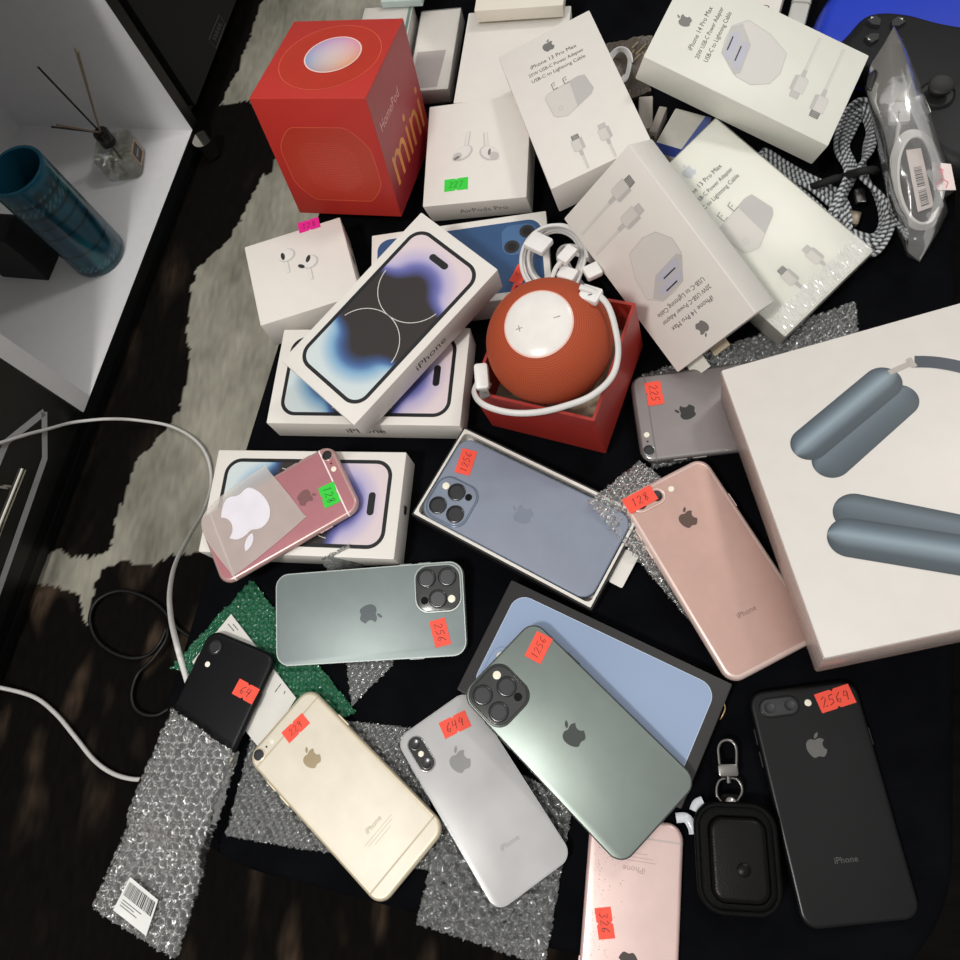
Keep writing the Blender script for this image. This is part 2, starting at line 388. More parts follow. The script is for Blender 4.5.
prof = [(.040, 0), (.0435, .004)] + [(.0440, .004 + .196*k/48) for k in range(1, 49)] + [(.0435, .203), (.041, .204), (.0385, .203), (.0382, .03), (.0005, .03)]
N_ = 72
loops = [[(r*math.cos(2*PI*i/N_), r*math.sin(2*PI*i/N_), z) for i in range(N_)] for r, z in prof]
loops = [[(x*1.12, y*1.12, z*1.04) for x, y, z in l] for l in loops]
mb.loft(loops, m)
for k, (r, z) in enumerate(prof):
    for i in range(N_): mb.cols.append(blue(2*PI*i/N_, z) if k < len(prof)-2 else (.004, .02, .03))
mb.build('glass_body', vz, smooth=50)
mb = MB(); mb.lathe([(.038, .031), (.038, .09), (.0005, .09)], mat('dark_wax', (16, 32, 36), .5), 32); mb.build('wax', vz, smooth=40)

# small dark box beside the vase
mb = MB(); M = Matrix.Rotation(CROT, 4, 'Z')
p = at(52, 281, SH); mb.slab(.10, .055, 0, .11, .002, .001, mat('dark_box_card', (14, 14, 15), .6), n=2, cx=-.056, cy=.0275)
o = mb.build('small_box'); o.location = (p.x, p.y, SH+.0005); o.rotation_euler = (0, 0, CROT)
tag(o, 'small black box behind the blue vase in the compartment', 'box')

# reed diffuser
p = at(128, 166, SH)
df = thing('reed_diffuser', 'square glass reed diffuser with black collar in the white compartment', 'diffuser', (p.x, p.y, SH+.0005), (0, 0, CROT + .25))
GL = film('clear_glass', (.93, .95, .94), .04, (.7, .72, .72), .15, .06, .15, 60)
mb = MB(); mb.slab(.070, .070, 0, .05, .013, .004, GL, steps=3); mb.lathe([(.014, .05), (.011, .055), (.011, .062)], GL, 20); mb.build('glass_bottle', df, smooth=40)
mb = MB(); mb.slab(.046, .046, .006, .026, .006, .002, film('fragrance_oil', (.88, .86, .78), .06, (.6, .58, .5), .2, .1, .1, 60), steps=2); mb.build('oil', df, smooth=40)
mb = MB(); mb.lathe([(.0125, .056), (.014, .058), (.014, .082), (.0125, .084), (.003, .084)], mat('black_collar', (22, 20, 18), .25), 24); mb.build('collar', df, smooth=40)
ctr = Matrix.Translation((.0356, 0, .026)) @ Matrix.Rotation(PI/2, 4, 'Y') @ Matrix.Rotation(PI/2, 4, 'Z')
mb = MB(); mb.poly(rrect(.036, .032, .002, 2), 0, mat('copper_border', (196, 150, 110), .35), ctr); mb.poly(rrect(.030, .026, .002, 2), .0003, BLACKP, ctr); lb = mb.build('front_label', df)
mb = MB()
for i, x in enumerate((-.008, -.004, 0, .004, .008)): mb.ribbon(ell(x, 0, .0016, .0022, 8, a1=300), .0007, .0006, LIGHTP, M=ctr)
mb.build('label_script', lb)
top = Vector((0, 0, .082)); Mi = mw(df).inverted()
def reed_tip(px, py, hz): return Mi @ at(px, py, SH + hz)
for px, py, hz, nm, c in ((38, 67, .23, 'dark_reed', (20, 16, 13)), (75, 48, .24, 'pale_reed', (176, 160, 134)), (78, 52, .236, 'pale_reed', (150, 136, 114)), (52, 127, .19, 'dark_reed', (20, 16, 13)), (57, 125, .185, 'dark_reed', (130, 112, 96))):
    t = reed_tip(px, py, hz); mb = MB(); mb.tube([(0, 0, .02), top + (t-top)*.02, t], .0017, mat(nm + str(c[0]), c, .6), 7); mb.build('reed', df, smooth=40)

# loudspeaker next to the cabinet
sp = thing('loudspeaker', 'large black loudspeaker with silver outlined badge beside the cabinet', 'speaker', (CAB.x, CAB.y, FLOOR_Z + .003), (0, 0, CROT))
VNY = mat('black_vinyl', (19, 19, 19), .6, var=.15, bump=.1, bscale=700)
mb = MB(); B_ = Matrix.Translation((-.20, .85, 0)); mb.slab(.36, .50, .042, .50, .008, .004, VNY, n=3, M=B_); mb.build('cabinet_body', sp)
mb = MB(); gm = mat('speaker_grille', (17, 17, 17), .9, bump=.4, bscale=1500)
mb.box(-.02, -.006, .615, 1.085, .055, .485, gm); gr = mb.build('grille', sp)
bd = [on_front(*p, -.004) for p in ((219.5, 15), (225.5, 24), (216.5, 48.5), (209.5, 39.5))]
mb = MB(); pts = [(p.y, p.z) for p in bd]
FR2 = Matrix(((0, 0, 1, -.0055), (1, 0, 0, 0), (0, 1, 0, 0), (0, 0, 0, 1)))
mb.ribbon(pts, .0016, .0006, mat('badge_grey', (92, 92, 90), .4), True, FR2)
cx = sum(p[0] for p in pts)/4; cz = sum(p[1] for p in pts)/4
e0 = Vector(((pts[2][0]+pts[3][0]-pts[0][0]-pts[1][0])/2, (pts[2][1]+pts[3][1]-pts[0][1]-pts[1][1])/2)); e1 = Vector((pts[1][0]-pts[0][0], pts[1][1]-pts[0][1]))
scr = [(cx + e0.x*(t/20-.5)*.7 + e1.x*.28*math.sin(t*1.5), cz + e0.y*(t/20-.5)*.7 + e1.y*.28*math.sin(t*1.5)) for t in range(21)]
mb.ribbon(scr, .0014, .0006, mat('badge_grey', (92, 92, 90), .4), M=FR2); mb.build('badge', gr)
for y in (1.06,):
    mb = MB(); mb.lathe([(.012, .0), (.019, .003), (.023, .03), (.024, .042), (.0005, .042)], CHROME, 28, M=Matrix.Translation((-.05, y, 0))); mb.build('foot', sp, smooth=40)
p = mw(sp).inverted() @ at(202, 148, FLOOR_Z + .02)
mb = MB(); mb.lathe([(.012, .0), (.017, .003), (.019, .034), (.0195, .041), (.0005, .041)], CHROME, 28, M=Matrix.Translation((max(p.x, .0215), p.y, 0))); mb.build('foot', sp, smooth=40)

# ------------------------------------------------------------------ table and cloth
TB = Matrix.Rotation(CROT, 4, 'Z'); TX0, TX1, TY0, TY1 = -.3815, .223, -.128, .98
tc_ = Vector(((TX0+TX1)/2, (TY0+TY1)/2, 0)); tw, tl = TX1-TX0, TY1-TY0
tcen = TB @ tc_
tb = thing('table', 'low rectangular table wholly covered by a black cloth', 'table', (tcen.x, tcen.y, FLOOR_Z + .003), (0, 0, CROT))
DW = mat('dark_wood', (38, 28, 22), .5, var=.25, scale=12, stretch=(1, 10, 1))
mb = MB(); mb.slab(tw-.012, tl-.012, .41, .446, .11, .004, DW, n=10); mb.build('tabletop', tb)
for x in (-1, 1):
    for y in (-1, 1):
        mb = MB(); mb.slab(.05, .05, .0, .41, .006, .003, DW, n=2, cx=x*(tw/2-.14), cy=y*(tl/2-.14)); mb.build('leg', tb)
mb = MB(); loops = []
for d, z in ((.012, -.27), (.006, -.20), (.002, -.06), (0, -.012), (.0015, -.005), (.005, -.0012), (.011, 0)):
    L = rrect(tw - 2*d + .004, tl - 2*d + .004, .12 - d, 14); k = len(L)
    if z < -.03: L = [(x*(1 + .006*math.sin(i*.9)*(-z)/.2), y*(1 + .004*math.sin(i*.9)*(-z)/.2)) for i, (x, y) in enumerate(L)]
    loops.append([(x, y, z) for x, y in L])
mb.loft(loops, CLOTH, caps=(False, True))
cl = mb.build('tablecloth', smooth=50); cl.location = (tcen.x, tcen.y, 0); cl.rotation_euler = (0, 0, CROT)
tag(cl, 'plain black tablecloth draped over the low table', 'tablecloth')

# ------------------------------------------------------------------ cords on the floor and table edge
def cord(name, label, pts, r, m, cat='cable', n=8):
    mb = MB(); mb.tube(spline([p if isinstance(p, Vector) else at(*p) for p in pts], n), r, m, 10); return tag(mb.build(name, smooth=60), label, cat)
fz = FLOOR_Z + .0075
FP = lambda x, y, X=.0045: mw(cab) @ on_front(x, y, X)
cord('charging_cable', 'white cord running over the cabinet front and rug to the table edge', [FP(-30, 452), FP(0, 443), FP(25, 435), FP(48, 429), FP(70, 423), FP(88, 420.5, .02), (108, 419, FLOOR_Z+.045), (135, 420, fz+.01), (170, 426, fz), (195, 440, fz), (208, 459, fz), (211, 485, fz), (203, 512, fz+.05), (190, 535, -.30), (176, 562, -.2), (170, 590, -.1), (171, 618, -.04), (177, 645, .0035), (181, 660, .0035), (190, 690, .0035)], .0026, CABLEW)
cord('white_cord', 'thick white cord curving across the dark rug into the bubble pouch', [FP(-12, 687, .006), FP(2, 688, .012), (34, 697, fz), (56, 714, fz), (76, 738, fz), (94, 760, fz), (112, 773, fz), (132, 779, fz), (150, 778, fz), (175, 770, fz), (200, 760, fz)], .0032, CABLEW)
cord('black_cord', 'thin black cord looped on the dark rug', [(195, 640, fz), (178, 628, fz), (160, 607, fz), (140, 595, fz), (118, 591, fz), (98, 600, fz), (90, 617, fz), (95, 637, fz), (110, 651, fz), (130, 658, fz), (148, 655, fz), (160, 643, fz+.004), (167, 628, fz+.004), (166, 640, fz+.008), (152, 660, fz+.006), (138, 674, fz), (132, 692, fz), (134, 706, fz), (143, 714, fz), (157, 715, fz), (170, 708, fz), (185, 700, fz)], .0028, mat('black_cable', (9, 9, 10), .5))
# ------------------------------------------------------------------ poses (x, y, z, tilt, roll, turn, width, length, thickness) in metres
POSE = {
'8plus':(0.14023,-0.02018,0.0009,0.0089,0.0089,0.1224,0.0777,0.1561,0.0071),
'gold':(-0.21361,-0.01639,0.00538,0.0034,-0.0306,0.8393,0.0743,0.1555,0.0065),
'green':(-0.19875,0.11997,0.00819,-0.0027,0.1582,-1.536,0.0759,0.1604,0.0074),
'rose7':(0.07947,0.14803,0.00905,0.025,0.033,0.4549,0.0788,0.1645,0.0083),
'blue13':(-0.06904,0.19546,0.0128,0.012,-0.032,1.0427,0.0768,0.1608,0.0077),
'xs':(-0.10628,-0.01909,0.00481,0.0058,0.0419,0.589,0.0673,0.1409,0.0071),
'12pm':(-0.03381,0.02208,0.02132,0.0337,-0.0233,0.7723,0.0799,0.1621,0.0077),
'pink':(-0.27591,0.20255,0.03112,0.0441,0.0058,-1.0987,0.0682,0.1339,0.0066),
'pinklow':(-0.00168,-0.09974,0.0009,-0.0032,-0.0138,-3.2719,0.0661,0.1336,0.006),
'grey':(0.1057,0.28258,0.0066,0.0064,-0.021,-4.6469,0.0798,0.1581,0.0072),
'black':(-0.33388,0.03149,0.00649,0.0003,0.0013,-0.3758,0.067,0.146,0.0072),
'L1':(-0.25803,0.21442,0.0009,0.0009,0.0111,-1.6535,0.0939,0.1748,0.0292),
'L2':(-0.20535,0.3309,0.0009,-0.0021,0.0091,-1.6621,0.0955,0.1785,0.0297),
'L3':(-0.17451,0.36458,0.04581,0.0741,0.0655,-0.7608,0.0922,0.1785,0.0298),
'red':(-0.22473,0.57359,0.01184,-0.178,-0.0272,-0.2019,0.1109,0.1169,0.1262),
'tray':(-0.02981,0.31735,0.00712,0.0351,-0.101,-0.3709,0.1064,0.1058,0.0666),
'app':(-0.10179,0.56318,0.0138,0.1782,-0.0852,-0.0995,0.1029,0.107,0.0296),
'ap3':(-0.27641,0.44435,0.00306,0.0159,0.048,0.2758,0.0975,0.0932,0.037),
'max':(0.20577,0.19361,0.0287,-0.0791,-0.0913,0.1821,0.1782,0.2298,0.048),
'A':(-0.00642,0.56738,0.05122,0.0141,-0.1635,0.2713,0.0922,0.1659,0.0338),
'B':(0.14028,0.57032,0.0745,0.2984,-0.0938,1.0876,0.0935,0.1713,0.0288),
'C':(0.06829,0.40635,0.05837,-0.4987,0.8518,-2.9355,0.0863,0.1644,0.036),
'D':(0.13193,0.44043,0.02335,0.1966,-0.1206,0.7176,0.1024,0.1774,0.0262),
'blackbox':(-0.02104,0.05765,0.0009,0.0,0.0,1.0918,0.0954,0.1827,0.0166),
'traybox':(-0.06853,0.19738,0.00088,0.0049,-0.0133,1.0396,0.0863,0.1674,0.0155),
'W':(-0.06817, 0.6828, 0.01233, -0.0043, -0.0057, -0.1226, 0.1085, 0.1224, 0.0242),
'E1':(-0.15486, 0.72664, 0.00073, 0.0022, -0.0272, -0.1151, 0.0449, 0.1137, 0.0179),
'E2':(-0.212, 0.73213, 0.0006, 0.0, 0.0037, -0.1186, 0.056, 0.11, 0.0295),
'F':(-0.05402, 0.77294, 0.0405, 0.0005, -0.0016, -0.1225, 0.0914, 0.1, 0.0135),
'N':(-0.12377,0.44084,0.0005,0.0,-0.0,-1.5354,0.091,0.1689,0.029)}
def posed(key, name, label, cat, group=None):
    p = POSE[key]; return thing(name, label, cat, p[:3], p[3:6], group), p[6], p[7], p[8]

# ------------------------------------------------------------------ smartphones, lying face down
def phone(key, label, back, frame, style, camk, logo_c, logo_y=.28, lines=None, letter=None, letter_y=.75, flash_c=FLASH, logo_h=.0155, module=None, r=None, extra=None):
    root, w_, l_, t = posed(key, 'smartphone', label, 'phone', 'smartphones lying face down on the table')
    flat = style == 'flat'; r = r or (.0105 if flat else .0115)
    mb = MB()
    if flat: mb.slab(w_, l_, 0, t, r, .0011, back, frame, n=8, steps=3)
    else: mb.slab(w_, l_, 0, t, r, t*.46, back, frame, n=8, round_=True, steps=5)
    body = mb.build('body', root, smooth=35)
    if flat:                                                        # polished rim line round the back glass
        mb = MB(); a = rrect(w_-.0012, l_-.0012, r-.0006, 8); mb.ribbon(a, .0007, t+.00003, frame, True); mb.build('rim', root)
    z = t + .00006; e = 0 if flat else t*.46
    if lines:
        for s_ in (1, -1):
            mb = MB(); y = s_*(l_/2 - .0125); mb.ribbon([(-w_/2+e, y), (w_/2-e, y)], .0013, z, lines)
            for q in (1, -1):
                pts = [(q*(w_/2 - e*(1-math.cos(a))), y, t/2 + (t/2+.00006)*math.sin(a)) for a in [PI/2 - PI*.55*k/6 for k in range(7)]]
                vs = [(x, yy+d, zz) for x, yy, zz in pts for d in (-.00065, .00065)]
                vs = [(x + q*.00006, yy, zz) for x, yy, zz in vs]
                mb.add(vs, [(2*k, 2*k+1, 2*k+3, 2*k+2) if q < 0 else (2*k, 2*k+2, 2*k+3, 2*k+1) for k in range(6)], lines)
            mb.build('antenna_line', root)
    mb = MB(); logo(mb, 0, l_/2 - l_*logo_y, logo_h*(1.22 if flat else 1.08), z, logo_c); mb.build('fruit_logo', root)
    if letter:
        mb = MB(); y = l_/2 - l_*letter_y; mb.text('iPhone', .0058, letter, 0, y, z)
        if style == 'round' and lines:
            for k, (ln, dy) in enumerate(((.030, .0055), (.026, .0078), (.018, .0105))): mb.ribbon([(-ln/2, y-dy), (ln/2, y-dy)], .0003, z, letter)
        mb.build('lettering', root)
    # camera
    def lens(x, y, rad, z0, h, par):
        mb = MB(); T = Matrix.Translation((x, y, z0))
        mb.lathe([(rad, 0), (rad, h*.8), (rad*.94, h), (rad*.80, h), (rad*.76, h*.7)], LENSRING, 28, M=T, mats=[LENSRING]*3 + [LENS])
        mb.lathe([(rad*.76, h*.68), (rad*.5, h*.7), (rad*.42, h*.55), (.0002, h*.56)], LENS, 24, M=T); mb.build('lens', par, smooth=40)
    def flash(x, y, rad, z0, par):
        mb = MB(); mb.lathe([(rad, 0), (rad, .0003), (rad*.8, .0005), (.0002, .0005)], flash_c, 18, M=Matrix.Translation((x, y, z0))); mb.build('flash', par, smooth=40)
    if camk == 'triple':
        cx, cy = -w_/2 + .0212, l_/2 - .0212
        mb = MB(); B = Matrix.Translation((cx, cy, 0))
        mb.slab(.0395, .0395, t-.0006, t+.0006, .0115, .0006, frame, n=8, M=B); mb.slab(.0365, .0365, t, t+.0016, .0105, .0007, module, n=8, M=B)
        bump = mb.build('camera_bump', root, smooth=40)
        for x, y in ((-.0086, .0086), (-.0086, -.0086), (.0086, 0)): lens(cx+x, cy+y, .0075, t+.0015, .0018, bump)
        flash(cx+.0093, cy+.0112, .0031, t+.0016, bump)
        mb = MB(); mb.lathe([(.0031, 0), (.0029, .0003), (.0002, .0003)], LENS, 18, M=Matrix.Translation((cx+.0093, cy-.0112, t+.0016))); mb.build('depth_sensor', bump)
    elif camk == 'dual_v':
        cx, cy = -w_/2 + .0118, l_/2 - .0205; mb = MB(); B = Matrix.Translation((cx, cy, 0))
        mb.slab(.0135, .0290, t-.0003, t+.0009, .00674, .0005, frame, n=10, M=B); mb.slab(.0122, .0276, t, t+.0012, .0061, .0004, module, n=10, M=B)
        bump = mb.build('camera_bump', root, smooth=40)
        for y in (.0082, -.0082): lens(cx, cy+y, .0042, t+.0012, .0003, bump)
        flash(cx, cy, .0022, t+.0012, bump)
    elif camk == 'dual_h':
        cx, cy = -w_/2 + .0205, l_/2 - .0128; mb = MB(); B = Matrix.Translation((cx, cy, 0))
        mb.slab(.0285, .0142, t-.0003, t+.0010, .0071, .0006, frame, n=10, M=B); mb.slab(.0262, .0120, t, t+.0013, .0060, .0004, module, n=10, M=B)
        bump = mb.build('camera_bump', root, smooth=40)
        for x in (-.0072, .0072): lens(cx+x, cy, .0046, t+.0013, .0003, bump)
        flash(cx+.0205, cy, .0024, t, root)
    elif camk == 'single6':
        cx, cy = -w_/2 + .0098, l_/2 - .0073; mb = MB(); mb.lathe([(.0052, -.0003), (.0050, .0006), (.0042, .0009)], frame, 24, M=Matrix.Translation((cx, cy, t)))
        bump = mb.build('camera_bump', root, smooth=40); lens(cx, cy, .0043, t+.0003, .0009, bump)
        mb = MB(); mb.lathe([(.0009, 0), (.0008, .0002), (.0001, .0002)], BLACKP, 10, M=Matrix.Translation((cx+.0082, cy, t))); mb.build('microphone', root)
        flash(cx+.0142, cy, .0024, t, root)
    elif camk == 'single_v':
        cx, cy = -w_/2 + .0118, l_/2 - .0125; mb = MB(); mb.lathe([(.0068, -.0003), (.0066, .0008), (.0055, .0010)], frame, 24, M=Matrix.Translation((cx, cy, t)))
        bump = mb.build('camera_bump', root, smooth=40); lens(cx, cy, .0056, t+.0004, .0009, bump); flash(cx+.0008, cy-.0150, .0023, t, root)
    # side keys
    for q, ys, ln in ((-1, (.30, .20), .011), (1, (.24,), .012)):
        for yy in ys:
            mb = MB(); mb.slab(.0012, ln, t*.35, t*.65, .0005, .0002, frame, n=2, cx=q*(w_/2+.0001), cy=l_*yy, steps=2); mb.build('side_key', root)
    return root, w_, l_, t
def pm(n, rgb, rough=.35, metal=0., **k): return mat(n, rgb, rough, metal, **k)
GRAPH = pm('graphite_frame', (62, 64, 62), .3, .8); GRAPHB = pm('graphite_glass', (122, 132, 127), .36, .7)
GREENB = pm('grey_green_glass', (122, 133, 133), .42, .35); GREENF = pm('pale_steel_frame', (160, 168, 166), .45, .5)
MODK = pm('camera_glass_dark', (52, 54, 53), .15)
# black plus-size glass phone
r, w_, l_, t = phone('8plus', 'black glass phone with orange tag 256g, right of the leather earbud case', pm('space_black_glass', (18, 18, 19), .16, spec=.22), pm('dark_frame', (24, 24, 26), .3, .5), 'round', 'dual_h', pm('logo_dark_grey', (92, 92, 90), .3), .268, None, pm('letter_dark_grey', (74, 74, 74), .4), .745, module=BLACKGL)
price_tag(r, t, (818, 704), (852, 693), .0137, '256g')
# gold
r, w_, l_, t = phone('gold', 'gold phone with small red tag beside its single camera, on clear bubble wrap', pm('gold_metal', (224, 217, 201), .45, .08), pm('gold_frame', (226, 214, 188), .35, .4), 'round', 'single6', pm('logo_bronze', (148, 134, 108), .3, .6), .262, pm('gold_line', (196, 184, 158), .5), pm('letter_bronze', (176, 164, 138), .5), .722, flash_c=pm('gold_flash', (238, 232, 214), .3))
price_tag(r, t, (285.5, 738), (306, 718), .0108, '229')
# green graphite, horizontal
r, w_, l_, t = phone('green', 'grey-green triple-camera phone lying crosswise beneath the pink phone', GREENB, GREENF, 'flat', 'triple', pm('logo_graphite', (82, 90, 92), .2, .5), .487, module=MODK, r=.0115)
price_tag(r, t, (437, 619.5), (443.5, 646), .0132, '256', notch=False)
# rose gold plus
r, w_, l_, t = phone('rose7', 'rose gold dual-camera phone under the edge of the headphone carton', pm('rose_metal', (198, 163, 153), .36, .25), pm('rose_frame', (232, 206, 198), .3, .3), 'round', 'dual_h', pm('logo_brown', (98, 78, 70), .3, .5), .238, None, pm('letter_brown', (122, 94, 86), .5), .752, module=pm('rose_metal', (198, 163, 153)))
price_tag(r, t+.0017, (626, 507), (654, 492), .0135, '128', notch=False, label='orange tag stuck over the cameras')
# sierra blue in its tray
r, w_, l_, t = phone('blue13', 'pale blue triple-camera phone lying in its own white-lined carton tray', pm('sierra_glass', (134, 142, 160), .45), pm('sierra_frame', (112, 124, 142), .25, .6), 'flat', 'triple', pm('logo_faint_blue', (124, 132, 150), .2), .487, module=pm('sierra_camera', (130, 140, 158), .2), r=.0115)
price_tag(r, t, (462, 474), (470, 450), .0135, '1256', notch=False)
# silver grey dual camera
r, w_, l_, t = phone('xs', 'silver grey phone with upright dual camera and orange 64g tag, smudged back', pm('silver_glass', (186, 186, 187), .3, var=.09, scale=28), pm('silver_frame', (168, 168, 168), .22, .8), 'flat', 'dual_v', pm('logo_silver', (142, 142, 142), .3), .283, None, pm('letter_silver', (150, 150, 150), .5), .77, module=BLACKGL, r=.0105)
price_tag(r, t, (442, 731), (468, 718), .0130, '64g')
# graphite on the dark box
r, w_, l_, t = phone('12pm', 'graphite triple-camera phone lying across the dark carton with the blue picture', GRAPHB, GRAPH, 'flat', 'triple', pm('logo_dark_graphite', (70, 75, 73), .2, .5), .482, module=MODK, r=.0115)
price_tag(r, t, (532.5, 660), (545, 635), .0135, '1256', notch=False)
# pink on carton
r, w_, l_, t = phone('pink', 'pink phone with green price tag lying on a white phone carton', pm('pink_metal', (184, 122, 129), .38, .2), pm('pink_frame', (196, 160, 156), .3, .35), 'round', 'single6', pm('logo_pink_brown', (146, 104, 104), .3, .5), .285, pm('white_line', (246, 236, 234), .5), None)
price_tag(r, t, (326, 485), (333, 505), .0145, '128', GREENTAG, INKG, label='bright green price tag')
PINKR, PINKT = r, t
# lower pink, upside down
r, w_, l_, t = phone('pinklow', 'pale pink speckled phone lying upside down beside the leather earbud case', pm('pale_pink_metal', (222, 196, 191), .33, .25), pm('pale_pink_frame', (226, 196, 192), .3, .3), 'round', 'single6', pm('logo_rose', (60, 50, 48), .3), .30, pm('grey_line', (196, 184, 178), .5), pm('letter_rose', (178, 150, 146), .5), .75)
price_tag(r, t, (602.5, 907.5), (607, 939), .0112, '326')
mb = MB(); rnd = random.Random(3)
for _ in range(150):
    x = w_/2 - .005 - abs(rnd.gauss(0, .009)); y = rnd.uniform(-l_*.46, l_*.2)
    if abs(x) < w_/2-.004: mb.poly(ell(x, y, *(2*[rnd.uniform(.00012, .00032)]), 6), t+.0001, GREYP)
o = mb.build('speckled_wear', r)
# grey phone under the headphone carton
r, w_, l_, t = phone('grey', 'space grey phone with orange tag partly hidden below the headphone carton', pm('space_grey_metal', (142, 136, 136), .36, .35), pm('space_grey_frame', (150, 148, 147), .25, .7), 'round', 'single6', pm('logo_black', (42, 41, 42), .25), .262, pm('grey_dark_line', (116, 112, 112), .5), None)
price_tag(r, t, (652, 382), (656.5, 405), .0135, '225')
# black phone in the bubble pouch
r, w_, l_, t = phone('black', 'matte black single-camera phone half inside the long bubble wrap pouch', pm('jet_glass', (13, 14, 18), .3, spec=.2), pm('jet_frame', (16, 17, 20), .3, .4), 'round', 'single_v', pm('jet_glass', (13, 14, 18)), .5)
price_tag(r, t, (236, 686), (256, 697), .0132, '64')
# clear sticker sheet on the pink phone
st = thing('sticker_sheet', 'translucent backing sheet with white fruit sticker on the pink phone', 'sticker sheet')
SHEET = mat('translucent_sheet', (222, 214, 208), .3, alpha=.42)
c0 = [local_px(PINKR, *p, PINKT) for p in ((203, 531), (212, 505), (262, 468), (270, 472), (302, 512), (301, 522), (240, 572), (229, 570))]
mb = MB(); M = mw(PINKR)
pl = [p.xy for p in c0]
sm = [q.xy for q in spline([(x, y, 0) for x, y in pl], 5, True)]
mb.loft([[(x, y, PINKT+.0006) for x, y in sm], [(x, y, PINKT+.0009) for x, y in sm]], SHEET, M=M); mb.build('backing_sheet', st, smooth=40)
a, b = local_px(PINKR, 240, 500, PINKT), local_px(PINKR, 252, 535, PINKT); d = b-a
mb = MB(); cc = local_px(PINKR, 248, 519, PINKT)
logo(mb, cc.x, cc.y, .053, PINKT+.00105, mat('white_sticker', (236, 232, 242), .5), math.atan2(d.y, d.x)-PI/2, M)
mb.build('white_sticker', st)
# ------------------------------------------------------------------ cartons
def carton(mb, w_, l_, t, m, e=.0007): mb.slab(w_, l_, 0, t, .0011, e, m, n=2, steps=2)
def ramp(stops, x):
    for (a, ca), (b, cb) in zip(stops, stops[1:]):
        if x <= b: k = max(0, min(1, (x-a)/(b-a))); return tuple(p+(q-p)*k for p, q in zip(ca, cb))
    return stops[-1][1]
def side_M(w_, l_, t, side):
    """print frame on a side: x along the side, y up"""
    if side == 'right': return Matrix(((0, 0, 1, w_/2), (1, 0, 0, 0), (0, 1, 0, t/2), (0, 0, 0, 1)))
    if side == 'left': return Matrix(((0, 0, -1, -w_/2), (-1, 0, 0, 0), (0, 1, 0, t/2), (0, 0, 0, 1)))
    if side == 'front': return Matrix(((1, 0, 0, 0), (0, 0, -1, -l_/2), (0, 1, 0, t/2), (0, 0, 0, 1)))
    return Matrix(((-1, 0, 0, 0), (0, 0, 1, l_/2), (0, 1, 0, t/2), (0, 0, 0, 1)))
def screen_colour(u, v):
    """printed wallpaper: two dark discs, teal below, violet and rose above (u across, v along, -1..1)"""
    dark = lin((44, 38, 37)); yc, R = .425, .425
    d = math.hypot(u*.465, abs(v)-yc)/R
    f = max(0, min(1, (abs(v)-.48*yc)/(.80*yc))); q = d*(f*f*(3-2*f))
    if v > 0: st = [(0, dark), (.30, dark), (.52, lin((84, 88, 150))), (.66, lin((112, 114, 180))), (.86, lin((186, 178, 214))), (1.25, lin((224, 208, 213))), (3, lin((226, 212, 214)))]
    else: st = [(0, dark), (.32, dark), (.54, lin((54, 78, 124))), (.68, lin((74, 112, 166))), (.84, lin((128, 174, 208))), (1.2, lin((208, 221, 224))), (3, lin((226, 226, 222)))]
    return ramp(st, q)
SCREEN = vcol_mat('screen_print', .4)
BAND = mat('printed_black_band', (17, 17, 22), .4)
def phone_carton(key, label, side=None, endmark=False):
    root, w_, l_, t = posed(key, 'phone_box', label, 'box', 'white phone cartons with a printed screen')
    mb = MB(); carton(mb, w_, l_, t, WHITE); body = mb.build('carton', root, smooth=30)
    z = t + .0001; sw, sl = w_*.80, l_*.865; r = .0125
    mb = MB(); mb.ribbon(rrect(sw, sl, r+.001, 10), .0034, z, BAND, True); mb.build('printed_phone_edge', root)
    # wallpaper as a grid clipped to the rounded screen
    mb = MB(); mb.cols = []; nx, ny = 36, 76; W2, L2 = sw/2-.0012, sl/2-.0012; rr = r-.0004
    vs = []
    for j in range(ny+1):
        v = -1 + 2*j/ny; y = v*L2; ex = max(0, abs(y)-(L2-rr)); hw = W2 - (rr - math.sqrt(max(0, rr*rr-ex*ex)))
        for i in range(nx+1):
            u = -1 + 2*i/nx; vs.append((u*hw, y, z-.00003)); mb.cols.append(screen_colour(u*hw/W2, v))
    mb.add(vs, [(j*(nx+1)+i, j*(nx+1)+i+1, (j+1)*(nx+1)+i+1, (j+1)*(nx+1)+i) for j in range(ny) for i in range(nx)], SCREEN)
    scr = mb.build('printed_screen', root)
    mb = MB(); rc = L2*.425
    mb.ribbon(ell(0, L2*.425, rc, rc, 30, a0=185, a1=350), .0007, z, LIGHTP); mb.ribbon(ell(0, -L2*.425, rc, rc, 30, a0=5, a1=165), .0007, z, LIGHTP); mb.build('printed_arcs', scr)
    mb = MB(); mb.poly(xf(rrect(.0205, .0062, .0030, 6), 0, L2-.0125), z+.00005, BLACKP); mb.build('printed_camera_pill', scr)
    if side:
        mb = MB(); M = side_M(w_, l_, t, side); mb.text('iPhone', .0135, DARKP, 0, 0, .0001, M=M); mb.build('side_lettering', root)
    if endmark:
        mb = MB(); M = side_M(w_, l_, t, 'back'); logo(mb, 0, 0, .011, .0001, DARKP, 0, M); mb.build('end_logo', root)
    return root
phone_carton('L1', 'white phone carton lying under the pink phone, printed screen facing up', None, True)
phone_carton('L2', 'white phone carton lying lower in the stack, crossed by another phone carton', 'right')
phone_carton('L3', 'white phone carton on top of the stack, printed screen uncovered', 'right')
def blue_phone_print(root, w_, l_, z, glass, fx, fy, diag, cam_col, r=.0125, sx=1.0):
    sw, sl = w_*fx, l_*fy
    mb = MB(); mb.poly(rrect(sw, sl, r, 10), z, glass); im = mb.build('printed_phone', root)
    return im, sw, sl
